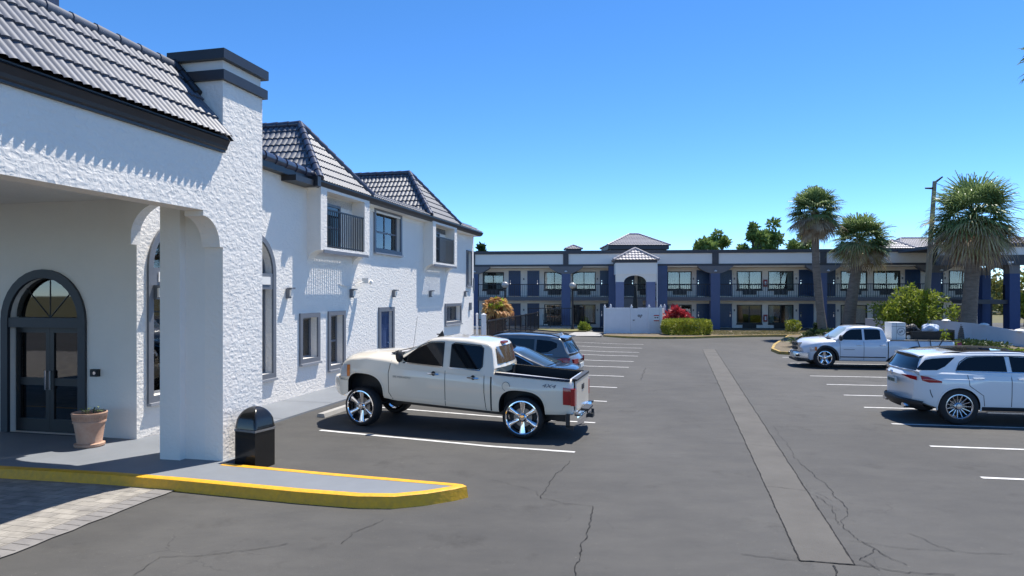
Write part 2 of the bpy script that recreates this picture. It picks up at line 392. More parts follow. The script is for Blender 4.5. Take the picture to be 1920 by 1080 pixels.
# walk surface (grey paint) : island, entrance and along the building
mb=MB()
walk=inner+[(-6.66,9.2),(-6.66,10.0),(-7.85,10.35),(-7.85,11.2),(-9.1,11.2),(-9.27,10.2),(-30,10.2)]
mb.sheet(Wp(walk,zt-.003))
mb.grid([Wp([(-6.62,9.06),(-6.62,10.05),(-7.85,10.4),(-7.85,11.2)],zt-.003),Wp([(-6.60,9.06),(-6.60,10.05),(-7.83,10.4),(-7.83,11.2)],0)])
mb.add([W(-9.3,11.2,zt-.003),W(-7.85,11.2,zt-.003),W(-7.85,14.5,.149),W(-9.3,14.5,.149),W(-7.85,31,.149),W(-9.3,31,.149),
   W(-7.83,11.2,0),W(-7.83,14.5,0),W(-7.83,31,0)],[(0,1,2,3),(3,2,4,5),(1,6,7,2),(2,7,8,4)])
struct('walkway',mb,walk_m)
mb=MB()
for a in (12.6,14.7,17.1,19.5,22,24.5): mb.sheet([W(-9.2,a,.154 if a<11.2 else lerp(.149,.149,1)+.004)]+[W(-7.87,a,lerp(.149,.149,1)+.004),W(-7.87,a+.012,lerp(.149,.149,1)+.004),W(-9.2,a+.012,lerp(.149,.149,1)+.004)])
struct('walkway_joints',mb,mat('joint line',(.05,.05,.05),.9))
# pavers under the porte-cochere
def paver_mat():
    m=bpy.data.materials.new('tumbled concrete pavers'); m.use_nodes=True; n=m.node_tree.nodes; l=m.node_tree.links
    p=n['Principled BSDF']; p.inputs['Roughness'].default_value=.85
    tc=n.new('ShaderNodeTexCoord'); mp=n.new('ShaderNodeMapping'); mp.inputs['Rotation'].default_value=(0,0,math.radians(13.4)); l.new(tc.outputs['Object'],mp.inputs[0])
    br=n.new('ShaderNodeTexBrick'); br.inputs['Scale'].default_value=1; br.inputs['Brick Width'].default_value=.30; br.inputs['Row Height'].default_value=.16
    br.inputs['Mortar Size'].default_value=.004; br.inputs['Color1'].default_value=(.31,.285,.25,1); br.inputs['Color2'].default_value=(.21,.195,.18,1); br.inputs['Mortar'].default_value=(.12,.11,.095,1); br.inputs['Bias'].default_value=-.25
    l.new(mp.outputs[0],br.inputs[0])
    no=n.new('ShaderNodeTexNoise'); no.inputs['Scale'].default_value=5; no.inputs['Detail'].default_value=6; l.new(tc.outputs['Object'],no.inputs[0])
    r=n.new('ShaderNodeMapRange'); r.inputs[3].default_value=.72; r.inputs[4].default_value=1.2; r.inputs[1].default_value=.3; r.inputs[2].default_value=.7; l.new(no.outputs[0],r.inputs[0])
    mx=n.new('ShaderNodeMix'); mx.data_type='RGBA'; mx.blend_type='MULTIPLY'; mx.inputs[0].default_value=1; l.new(br.outputs[0],mx.inputs[6]); l.new(r.outputs[0],mx.inputs[7]); l.new(mx.outputs[2],p.inputs['Base Color'])
    b=n.new('ShaderNodeBump'); b.inputs['Distance'].default_value=.004; b.invert=True; l.new(br.outputs[1],b.inputs['Height']); l.new(b.outputs[0],p.inputs['Normal'])
    return m
mb=MB(); mb.sheet(Wp([(-30,-6),(-6.98,-6),(-6.98,8.1),(-7.88,8.12),(-9.65,8.04),(-14,7.97),(-30,8.42)],.012)); struct('paver_drive',mb,paver_mat())
mb=MB(); P=[];Q=[]
for i in range(60):
    a=-6+14.1*i/59; P.append((-6.98,a)); Q.append((-6.70+random.uniform(-.025,.02),a))
mb.grid([Wp(P,.016),Wp(Q,.014)]); 
struct('paver_border',mb,mat('grey border pavers',(.25,.235,.22),.85,col2=(.17,.16,.155),vscale=3,bump=.004,bscale=14))
mb=MB()
for a in [i*.16 for i in range(-30,50)]: mb.sheet(Wp([(-6.97,a),(-6.73,a),(-6.73,a+.008),(-6.97,a+.008)],.0185))
mb.sheet(Wp([(-6.99,-6),(-6.98,-6),(-6.98,8.1),(-6.99,8.1)],.0185)); struct('paver_joints',mb,mat('paver joint sand',(.11,.10,.09),.9))

# ================================================================== THE OFFICE BUILDING (white stucco, left)
RZ=math.atan2(-UX,UY)
OO=(-9.25,10.2,0)
office=thing('motel_office',W(OO[0],OO[1],0),'white stucco office building at left with navy tiled roofs, arched entrance canopy and small balconies','building',rz=RZ,off=OO)
BW=-9.25
fnE=lambda s,z,d:(BW+d,s,z)
fnS=lambda s,z,d:(s,10.2-d,z)
win_arch=[(10.44,12.30),(12.62,14.48)]
holes=[]
for a0,a1 in win_arch: holes.append(archp(a0+.12,a1-.12,.86,3.22))
C=(15.56,16.56,.94,2.23); D=(17.02,18.01,.63,2.25); E_=(20.30,21.54,.12,2.30); Fw=(26.8,29.0,1.45,2.34); Gw=(19.95,22.19,4.06,5.50); Hw=(29.8,30.6,3.1,4.75)
def shr(t,d=.12,bot=True): return rect(t[0]+d,t[1]-d,t[2]+(d if bot else 0),t[3]-d)
for t in (C,D,Fw,Gw): holes.append(shr(t))
holes.append(rect(Hw[0]+.05,Hw[1]-.05,Hw[2],Hw[3]))
holes.append(rect(E_[0]+.15,E_[1]-.15,E_[2],E_[3]-.14))
mb=MB(); holed(mb,rect(10.2,31.0,0,5.72),holes,fnE,.28)
mb.box(-13,BW,31.0-.02,31.0,0,5.72)
mb.build('wall',stucco,office,fix=False)
# south wall beside the entrance, with the arched doorway
mb=MB(); d0,d1=-12.21,-10.31
holed(mb,rect(-18,-9.25,.0,4.42),[archp(d0+.14,d1-.14,.152,2.22,(d1-d0)/2-.14)],fnS,.2)
mb.build('wall',stucco_s,office,fix=False)
mb=MB(); mb.box(-18,-9.6,10.6,14.2,0,.15); mb.box(-18,-9.6,14.2,14.3,0,4.4); mb.box(-18,-9.6,10.3,14.3,4.3,4.4); mb.build('lobby',mat('dim lobby interior',(.10,.085,.06),.8),office)
# interior back wall
mb=MB(); mb.box(-10.6,-10.5,14.3,31,0,5.7); mb.box(-10.6,-10.5,10.4,14.3,.1,4.3); mb.build('back_wall',dark_in,office)
# roof deck closing the building
mb=MB(); mb.box(-20,-9.3,10.25,30.9,5.50,5.66); mb.build('roof_deck',dark_f,office)

def window(parent,fn,t,arch=False,zs=0,d=.12,depth=.16,mull=(),rails=(),pm=pane,fm=trim_g,surround=True,curt=None,blinds=False,transom=None,out=.045,sill=True,fthk=.05):
    a0,a1,z0,z1=t
    w_=MB()
    if arch:
        ring(w_,archp(a0,a1,z0,zs),archp(a0+d,a1-d,z0+d,zs,(a1-a0)/2-d),fn,-.005,out)
    elif surround: ring(w_,rect(*t),rect(a0+d,a1-d,z0+d,z1-d),fn,-.005,out)
    else: ring(w_,rect(*t),rect(a0+d,a1-d,z0+d,z1-d),fn,-depth,-depth+.06)
    o=w_.build('window',fm,parent)
    # sash frame set back
    f=MB(); i0,i1,j0=a0+d,a1-d,z0+d
    if arch:
        R=(a1-a0)/2-d
        ring(f,archp(i0,i1,j0,zs,R),archp(i0+fthk,i1-fthk,j0+fthk,zs,R-fthk),fn,-depth-.02,-depth+.03); j1=zs+R
    else:
        j1=z1-d; ring(f,rect(i0,i1,j0,j1),rect(i0+fthk,i1-fthk,j0+fthk,j1-fthk),fn,-depth-.02,-depth+.03)
    for m in mull: f.prism(rect(m-.025,m+.025,j0+fthk,j1-.04 if not arch else (transom[0] if transom else zs)),fn,-depth-.015,-depth+.02)
    for r in rails: f.prism(rect(i0+fthk,i1-fthk,r-.025,r+.025),fn,-depth-.018,-depth+.024)
    f.build('frame',fm if fm is not trim_l else trim_g,o)
    if transom:
        q=MB(); q.prism(rect(i0,i1,transom[0],transom[1]),fn,-depth-.01,.03); q.build('transom_band',fm,o)
        q=MB(); q.prism(rect(i0+.12,i1-.12,transom[0]+.11,transom[1]-.08),fn,.03,.045); q.build('transom_panel',white_f,o)
    g=MB()
    if arch: g.prism(archp(i0+.01,i1-.01,j0+.01,zs,R-.01),fn,-depth-.004,-depth)
    else: g.prism(rect(i0+.01,i1-.01,j0+.01,j1-.01),fn,-depth-.004,-depth)
    g.build('pane',pm,o)
    if curt:
        q=MB()
        for c0,c1 in curt:
            K=max(2,int((c1-c0)/.03)); q.grid([[fn(c0+(c1-c0)*k/K,z,-depth-.1+.012*math.sin(k*1.9)) for k in range(K+1)] for z in (j0,j1 if not arch else zs)])
        q.build('curtain',curtain,o)
    if blinds:
        q=MB(); z=j0+.03
        while z<j1-.02: q.prism(rect(i0+.03,i1-.03,z,z+.028),fn,-depth-.06,-depth-.05); z+=.05
        q.build('blinds',white_f,o)
    if sill:
        q=MB(); q.prism(rect(a0-.0,a1+.0,z0-.05,z0+.002),fn,-.005,out+.05); q.build('sill',trim_l,o)
    return o
for a0,a1 in win_arch:
    window(office,fnE,(a0,a1,.74,3.2),arch=True,zs=3.22,transom=(2.83,3.2),mull=((a0+a1)/2,),depth=.2,curt=[(a1-.75,a1-.2)],fm=trim_g)
window(office,fnE,C,blinds=True,depth=.2); window(office,fnE,D,blinds=True,depth=.2,rails=(1.4,))
window(office,fnE,Fw,mull=((Fw[0]+Fw[1])/2,),blinds=False,depth=.2,curt=[(Fw[0]+.1,Fw[1]-.1)])
window(office,fnE,Gw,mull=((Gw[0]+Gw[1])/2,),rails=(4.75,),depth=.14,curt=[(Gw[0]+.1,Gw[0]+1.0),(Gw[0]+1.25,Gw[1]-.1)])
window(office,fnE,Hw,mull=((Hw[0]+Hw[1])/2,),depth=.14,d=.05,curt=[(Hw[0]+.1,Hw[1]-.1)])
def panel_door(mb,fn,s0,s1,z0,z1,d):
    mb.prism(rect(s0,s1,z0,z1),fn,d-.045,d)
    w_=(s1-s0)
    for k in range(2):
        x0=s0+w_*(.12+.43*k); x1=x0+w_*.33
        for a,b in ((.06,.36),(.42,.72),(.78,.93)):
            za=z0+(z1-z0)*a; zb=z0+(z1-z0)*b
            ring(mb,rect(x0,x1,za,zb),rect(x0+.03,x1-.03,za+.03,zb-.03),fn,d,d+.012)
mb=MB(); ring(mb,rect(E_[0],E_[1],E_[2],E_[3]),rect(E_[0]+.15,E_[1]-.15,E_[2]+.001,E_[3]-.14),fnE,-.005,.045); dframe=mb.build('door_frame',trim_g,office)
mb=MB(); panel_door(mb,fnE,E_[0]+.15,E_[1]-.15,E_[2]+.01,E_[3]-.14,-.1); dr_=mb.build('side_door',blue,office)
mb=MB(); mb.tube((BW-.1,E_[1]-.3,1.12),(BW-.02,E_[1]-.3,1.12),.025); mb.tube((BW-.03,E_[1]-.3,1.12),(BW-.03,E_[1]-.42,1.12),.012); mb.tube((BW-.1,E_[1]-.3,1.3),(BW-.05,E_[1]-.3,1.3),.025); mb.build('handle',chrome,dr_)
# arched entrance
R=(d1-d0)/2
mb=MB(); ring(mb,archp(d0,d1,.152,2.22),archp(d0+.16,d1-.16,.153,2.22,R-.16),fnS,-.01,.05); eo=mb.build('entrance_doorway',mat('slate entrance trim',(.030,.034,.042),.5,var=.1),office)
mb=MB(); mb.prism(rect(d0+.15,d1-.15,2.10,2.28),fnS,-.16,.035); mb.build('transom',MATS['slate entrance trim'],eo)
mb=MB(); mb.prism(archp(d0+.17,d1-.17,2.29,2.291,R-.19),fnS,-.134,-.13); mb.build('fanlight',pane_d,eo)
mb=MB(); cx=(d0+d1)/2
for an in (45,90,135): mb.tube((cx,10.33,2.28),(cx+(R-.18)*math.cos(math.radians(an)),10.33,2.28+(R-.18)*math.sin(math.radians(an))),.012)
mb.build('fanlight_bars',black,eo)
for k in range(2):
    x0=d0+.17+k*(R-.17); x1=x0+R-.175; q=MB(); 
    ring(q,rect(x0,x1,.16,2.10),rect(x0+.09,x1-.09,.40,2.0),fnS,-.17,-.12); q.prism(rect(x0+.09,x1-.09,1.02,1.16),fnS,-.165,-.125)
    dd=q.build('entrance_door',black,office)
    q=MB(); q.prism(rect(x0+.08,x1-.08,.39,2.01),fnS,-.150,-.145); q.build('pane',pane_d,dd)
    hx=x1-.05 if k==0 else x0+.05
    q=MB(); q.tube((hx,10.27,.95),(hx,10.27,1.3),.014); q.tube((hx,10.33,.97),(hx,10.27,.97),.01); q.tube((hx,10.33,1.28),(hx,10.27,1.28),.01); q.build('handle',chrome,dd)
mb=MB(); mb.box(-11.95,-11.8,11.2,11.3,.3,2.0); mb.box(-11.6,-11.0,12.8,12.9,.15,1.2); mb.build('lobby_panels',white_f,office)
mb=MB(); mb.box(-10.17,-10.02,10.12,10.2,1.24,1.37); io=mb.build('intercom',blackp,office); mb=MB(); mb.tube((-10.06,10.12,1.305),(-10.06,10.10,1.305),.03); mb.build('speaker_disc',chrome,io)
# ---- porte-cochere: fascia wall, pier, pilaster, ceiling, roof
FB=-6.75; TH=.32
arcpts=[(8.65,3.95),(8.72,3.95),(8.72,3.87)]+[(8.72+.38*math.sin(PI/2*i/10),3.43+.44*math.cos(PI/2*i/10)) for i in range(1,11)]+[(9.17,3.43)]
outl=[(-5,3.93)]+arcpts+[(9.17,.05),(10.2,.05),(10.2,6.06),(9.17,6.06),(9.17,4.90),(-5,4.90)]
fnF=lambda s,z,d:(FB+d,s,z)
mb=MB(); mb.prism(outl,fnF,-TH,0); mb.build('canopy_fascia',stucco,office,fix=True)
mb=MB(); mb.box(-7.42,FB-TH,9.17,10.2,.05,4.4); mb.box(-7.62,FB-TH+.001,9.172,10.2,4.4,6.06); mb.build('canopy_pier',stucco_s,office)
mb=MB(); mb.box(-7.78,-7.42,9.05,10.0,.05,4.4); mb.build('pilaster',stucco_s,office)
fnA=lambda s,z,d:(s,9.98+d,z)
qa=[(-9.25,4.42),(-9.25,3.58),(-9.17,3.58),(-9.17,3.74)]+[(-9.17+.72*(1-math.cos(PI/2*i/10)),3.74+.58*math.sin(PI/2*i/10)) for i in range(1,11)]+[(-7.78,4.32),(-7.78,4.42)]
mb=MB(); mb.prism(qa,fnA,0,.21); mb.build('canopy_arch',stucco_s,office)
mb=MB(); mb.box(-18,FB-TH,-5,10.2,4.40,4.5); mb.build('canopy_ceiling',stucco_s,office)
mb=MB()
mb.box(-7.70,FB+.07,9.10,10.28,6.32,6.47); mb.box(-7.68,FB+.06,9.11,10.27,6.0,6.15)
mb.build('pier_cap',dark_f,office)
mb=MB(); mb.box(-7.60,FB-.02,9.2,10.18,6.15,6.32); mb.build('pier_neck',stucco_s,office)
# gutter (stepped profile) with the tiles above
mb=MB(); gp=[(FB,4.88),(FB+.05,4.88),(FB+.05,4.91),(FB+.08,4.93),(FB+.09,4.97),(FB+.13,5.05),(FB+.13,5.09),(FB,5.09)]
mb.prism([(p[0],p[1]) for p in gp],lambda s,z,d:(s,d,z),-5,9.17); mb.build('canopy_gutter',dark_f,office)
mb=MB(); O=Vector((FB+.16,-5,5.08)); T=Vector((-.98,0,1.16)); L=T.length
tiles(mb,O,Vector((0,1,0)),T,rect(0,14.17,0,L),per=.128,course=.40,amp=.034,step=.030); mb.build('canopy_roof',tile_m,office,fix=False,smooth=True,ang=50)
mb=MB(); caps(mb,O+Vector((-.98,0,1.17)),O+Vector((-.98,14.12,1.17)),.09,.38); mb.build('ridge_cap',tile_m,office,smooth=True)
mb=MB(); mb.add([(FB+.15,-5,5.05),(FB-.82,-5,6.22),(FB-.82,9.17,6.22),(FB+.15,9.17,5.05),(-18,-5,6.2),(-18,9.17,6.2)],[(0,1,2,3),(1,4,5,2)])
mb.add([(FB+.2,9.165,5.05),(FB-.78,9.165,6.22),(-7.7,9.165,5.05)],[(0,1,2)]); mb.build('roof_underlay',dark_f,office)
mb=MB(); caps(mb,O+Vector((-.55,14.1,.72)),O+Vector((-.99,14.1,1.23)),.07,.2); mb.build('roof_flashing',dark_f,office)
mb=MB(); mb.box(-8.52,-8.14,7.25,7.6,6.15,7.3); mb.build('roof_vent',tile_d,office)
# ---- bays with balconies, hip roofs
BF=-8.86
def bay(a0,a1):
    mb=MB()
    # side fins with a quarter round foot, front posts, floor slab
    foot=[(BW-.05,5.55),(BF,5.55),(BF,3.86)]+[(BW+.0+.37*(1-math.sin(PI/2*i/8))*1.0,3.86-.34*(1-math.cos(PI/2*i/8))) for i in range(0,9)]+[(BW-.05,3.50)]
    for x in (a0,a1-.33):
        mb.prism(foot,lambda s,z,d:(s,d,z),x,x+.33)
    mb.box(BF-.10,BF-.002,a0+.33,a1-.33,3.88,3.95)
    mb.box(BW-.05,BF-.004,a0+.33,a1-.33,5.42,5.55)
    o=mb.build('balcony_bay',stucco,office)
    mb=MB(); mb.box(BF,BF+.02,a0+.14,a1-.1,3.80,3.88); mb.build('floor_edge',trim_g,o)
    mb=MB(); r=BF-.05
    mb.box(r-.02,r+.02,a0+.33,a1-.33,4.93,4.97); mb.box(r-.015,r+.015,a0+.33,a1-.33,3.98,4.01)
    n=int((a1-a0-.66)/.115)
    for i in range(n+1):
        y=a0+.36+(a1-a0-.72)*i/n; mb.box(r-.010,r+.010,y-.010,y+.010,3.96,4.95)
    mb.build('balcony_railing',black,o)
    mb=MB(); mb.box(BW-.12,BW+.0,a0+.9,a1-.35,5.18,5.38); mb.build('door_lintel',trim_g,o)
    fn=lambda s,z,d:(BW+.015+d,s,z)
    mb=MB(); ring(mb,rect(a0+.75,a0+1.75,3.97,5.2),rect(a0+.82,a0+1.68,4.0,5.13),fn,-.03,.03); mb.prism(rect(a0+.8,a0+1.7,4.52,4.58),fn,-.02,.02); q=mb.build('balcony_door',trim_g,o)
    mb=MB(); mb.prism(rect(a0+.8,a0+1.7,3.99,5.15),fn,-.01,.0); mb.build('pane',glass_md,q)
bay(15.95,18.84); bay(24.34,27.26)
EB=-8.82; ZE=5.62
def hip(a0,a1,pk,pb,pz):
    A=Vector((EB,a0,ZE));B=Vector((EB,a1,ZE));P=Vector((pb,pk,pz)); bk=-16
    R2=Vector((bk,pk,pz)); A2=Vector((bk,a0,ZE)); B2=Vector((bk,a1,ZE))
    mb=MB()
    # front face
    S=(B-A).normalized(); T=(P-(A+B)/2); T=T-S*T.dot(S); L=T.length
    tiles(mb,A,S,T,[(0,0),((B-A).length,0),((P-A).dot(S),L)],per=.14,course=.31,amp=.04)
    # south face
    T=Vector((0,P.y-A.y,P.z-A.z)); L=T.length; S=Vector((-1,0,0))
    tiles(mb,A,S,T,[(0,0),(A.x-bk,0),(A.x-bk,L),(A.x-P.x,L)],per=.17,course=.31,amp=.045)
    T=Vector((0,P.y-B.y,P.z-B.z)); tiles(mb,B,S,T,[(0,0),(A.x-bk,0),(A.x-bk,L),(A.x-P.x,L)],per=.34,course=.31,amp=.02,sub=2)
    o=mb.build('hip_roof',tile_m,office,fix=False,smooth=True,ang=50)
    u=Vector((0,0,.06)); mb=MB(); caps(mb,A+u,P+u,.10,.33); caps(mb,B+u,P+u,.10,.33); caps(mb,P+u,Vector((bk,pk,pz+.06)),.10,.36); mb.build('hip_caps',tile_d,o,smooth=True)
    e=Vector((0,0,-.03)); mb=MB(); mb.add([A+e,B+e,P+e,A2+e,R2+e,B2+e],[(0,1,2),(0,2,4,3),(1,5,4,2),(0,3,5,1)]); mb.build('underlay',dark_f,o)
hip(15.84,18.97,17.40,-10.30,7.47); hip(24.0,27.58,25.80,-10.39,7.56)
# low tiled eaves between the hips, gutter and soffit
for a0,a1 in ((18.85,24.05),(27.45,31.0)):
    mb=MB(); T=Vector((-.55,0,.30)); tiles(mb,Vector((EB,a0,ZE+.0)),Vector((0,1,0)),T,rect(0,a1-a0,0,T.length),per=.14,course=.31,amp=.04); mb.build('eave_tiles',tile_m,office,fix=False,smooth=True,ang=50)
mb=MB(); mb.prism([(EB-.62,ZE+.26),(EB-.05,ZE-.05),(EB-.62,ZE-.05)],lambda s,z,d:(s,d,z),18.9,30.95); mb.build('eave_underlay',dark_f,office)
mb=MB(); gp=[(EB-.22,ZE-.16),(EB-.10,ZE-.16),(EB-.02,ZE-.11),(EB+.03,ZE-.02),(EB+.03,ZE+.02),(EB-.22,ZE+.02)]
mb.prism(gp,lambda s,z,d:(s,d,z),15.80,31.05); mb.build('gutter',dark_f,office)
mb=MB(); mb.box(BW,EB-.12,15.84,31.0,ZE-.172,ZE-.162); mb.box(BW+.0,BW+.03,18.9,24.3,ZE-.3,ZE-.175); mb.build('soffit',white_f,office)
# parapet with ridge caps before the first bay
mb=MB(); mb.prism([(12.0,5.66),(15.9,5.56),(15.9,5.70),(12.0,5.84)],lambda s,z,d:(BW+d,s,z),.0,.22); mb.box(BW,BW+.40,14.75,15.83,5.46,5.60); mb.build('parapet_fascia',dark_f,office)
mb=MB(); caps(mb,Vector((BW+.15,12.0,5.92)),Vector((BW+.15,15.90,5.80)),.13,.42); mb.build('parapet_caps',tile_d,office,smooth=True)
mb=MB(); mb.box(EB-.25,EB+.06,15.62,15.79,ZE-.17,ZE+.08); mb.build('gutter_end',dark_f,office)
# wall lamps, flood light, conduit
for a in (10.62,15.0,18.37,21.45,25.0,29.5):
    mb=MB(); mb.box(BW,BW+.10,a-.05,a+.05,2.62,2.86); mb.box(BW+.05,BW+.19,a-.08,a+.08,2.84,2.88); o=mb.build('wall_lamp',trim_g,office)
    mb=MB(); mb.box(BW+.105,BW+.15,a-.045,a+.045,2.66,2.83); mb.build('lamp_glass',white_f,o)
mb=MB(); mb.path([(BW+.0,17.6,3.02),(BW+.05,18.1,2.95),(BW+.1,18.5,3.0),(BW+.22,18.9,3.12)],.012,6); mb.box(BW+.14,BW+.34,18.85,19.05,3.05,3.2); mb.tube((BW+.34,18.95,3.1),(BW+.4,18.98,3.06),.07); mb.build('flood_light',white_f,office)
mb=MB(); mb.box(BW,BW+.08,30.25,30.45,2.0,2.35); mb.box(BW,BW+.03,30.9,31.02,2.9,3.5); mb.build('meter_box',trim_g,office)

# flower pot
p=G(168,836,.15); p.z=.149
PS=.87
pot=thing('flower_pot',p,'terracotta pot with fluted rim and small sprigs standing beside the entrance doors','plant pot')
pot.scale=(.87,.87,1)
terra=mat('weathered terracotta',(.42,.235,.155),.85,col2=(.50,.33,.24),vscale=5,bump=.004,bscale=30)
mb=MB(); mb.lathe([(0,0),(.245,0),(.265,.02),(.265,.055),(.22,.065),(.215,.075),(.265,.38),(.268,.40),(.285,.405),(.285,.43),(.275,.44),(.28,.46),(.285,.50),(.30,.535),(.31,.56),(.305,.575),(.285,.575),(.275,.56),(.27,.50),(0,.50)],n=40); mb.build('pot_body',terra,pot,smooth=True,loc=None)
mb=MB()
for i in range(44):
    t=2*PI*i/44; mb.tube((.284*math.cos(t),.284*math.sin(t),.45),(.297*math.cos(t),.297*math.sin(t),.53),.007,n=5)
mb.build('rim_fluting',terra,pot)
mb=MB(); mb.lathe([(0,.505),(.275,.515)],n=24); mb.build('soil',mat('soil',(.03,.022,.015),1),pot)
leafy=mat('small pot leaf',(.09,.13,.03),.6,var=.4)
mb=MB()
for k in range(9):
    a=random.uniform(0,6.28); r=random.uniform(.02,.2); x,y=r*math.cos(a),r*math.sin(a); h=random.uniform(.08,.17); mb.tube((x,y,.5),(x*1.1,y*1.1,.5+h),.004,n=4)
    for j in range(6):
        b=random.uniform(0,6.28); c=Vector((x*1.1,y*1.1,.5+h*random.uniform(.5,1))); d=Vector((math.cos(b),math.sin(b),random.uniform(-.1,.6)))*.07; s=d.cross(Vector((0,0,1))).normalized()*.016
        mb.add([c,c+d*.5+s,c+d,c+d*.5-s],[(0,1,2,3)])
mb.build('foliage',leafy,pot,fix=False)
# litter bin with domed top
bo=(-6.36,9.42,0)
bin_=thing('litter_bin',W(*bo),'dark bronze litter bin with domed hood and silver band beside the white pier','bin',rz=RZ-.19)
brz=mat('dark bronze metal',(.035,.033,.030),.22,metal=.6,coat=.4,var=.2)
w2=.205
mb=MB(); mb.box(-w2,w2,-w2,w2,-.02,.60); mb.build('bin_body',brz,bin_)
mb=MB()
n=18; arc=[(w2*math.cos(PI*i/n),.64+.33*math.sin(PI*i/n)) for i in range(n+1)]
# cross vault: height = min of both arcs
K=22; rows=[]
for i in range(K+1):
    x=-w2+2*w2*i/K; r=[]
    for j in range(K+1):
        y=-w2+2*w2*j/K; q=max(abs(x),abs(y))/w2; r.append((x,y,.64+.33*math.sqrt(max(0,1-q*q))))
    rows.append(r)
mb.grid(rows); mb.build('bin_hood',brz,bin_,smooth=True,ang=60)
mb=MB(); mb.box(-w2-.008,w2+.008,-w2-.008,w2+.008,.60,.635); mb.build('bin_band',alu,bin_)

# ================================================================== THE TWO-STOREY MOTEL WING (background)
MA=math.radians(-6); Mx=Vector((math.cos(MA),math.sin(MA),0)); My=Vector((-math.sin(MA),math.cos(MA),0)); MO=Vector((282/F*52.9,52.9,0))
motel=thing('motel_wing',MO,'long two storey motel wing with white parapet, blue columns, blue room doors and balcony walkway','building',rz=MA)
def ms(px,t=0):
    r=(px-960)/F; A=MO+My*t
    return -(A.x-r*A.y)/(Mx.x-r*Mx.y)
T_=1.7   # depth of the walkway
fnM=lambda s,z,d:(s,T_-d,z)
sl=ms(889,T_); sr=ms(1842,T_)
doors=[(955,975),(990,1010),(1126,1145),(1171,1188),(1307,1331),(1349,1371),(1499,1524),(1546,1565),(1698,1724),(1748,1767)]
wins=[(906,944),(1021,1058),(1074,1116),(1196,1228),(1252,1296),(1382,1428),(1441,1487),(1577,1625),(1638,1687),(1780,1830)]
levels=((2.57,4.62,4.54,3.16,2.72,3.12),(0.06,1.96,1.90,.48,.06,.42))
curts={0:[(0,.2),(.62,1)],1:[(0,.3)],2:[(0,1)],3:[(0,.6)],4:[(0,1)],5:[(.0,.28),(.55,1)],6:[(0,.2),(.78,1)],7:[(0,.3),(.6,1)],8:[(.0,.15),(.72,1)],9:[(0,1)]}
lc={0:[(.1,.2)],1:[(0,.1)],2:[(.55,.9)],3:[(0,.9)],4:[(0,.3)],5:[],6:[(0,.22),(.7,1)],7:[(0,.25),(.5,1)],8:[(0,1)],9:[(.1,.3)]}
hs=[]
for (dz0,dz1,wz1,wz0,g0,g1) in levels:
    for p0,p1 in wins: hs.append(rect(ms(p0,T_),ms(p1,T_),wz0,wz1))
mb=MB(); holed(mb,rect(sl,sr,0,4.86),hs,fnM,.12); mb.build('wall',beige,motel,fix=False)
mb=MB(); mb.box(sr-.02,sr,T_,T_+9,0,4.86); mb.box(sl,sr,T_+2.5,T_+2.6,0,4.86); mb.build('rear_wall',beige,motel)
mb=MB(); mb.box(sl,sr,T_+2.4,T_+2.45,.0,4.8); mb.build('room_interior',dark_in,motel)
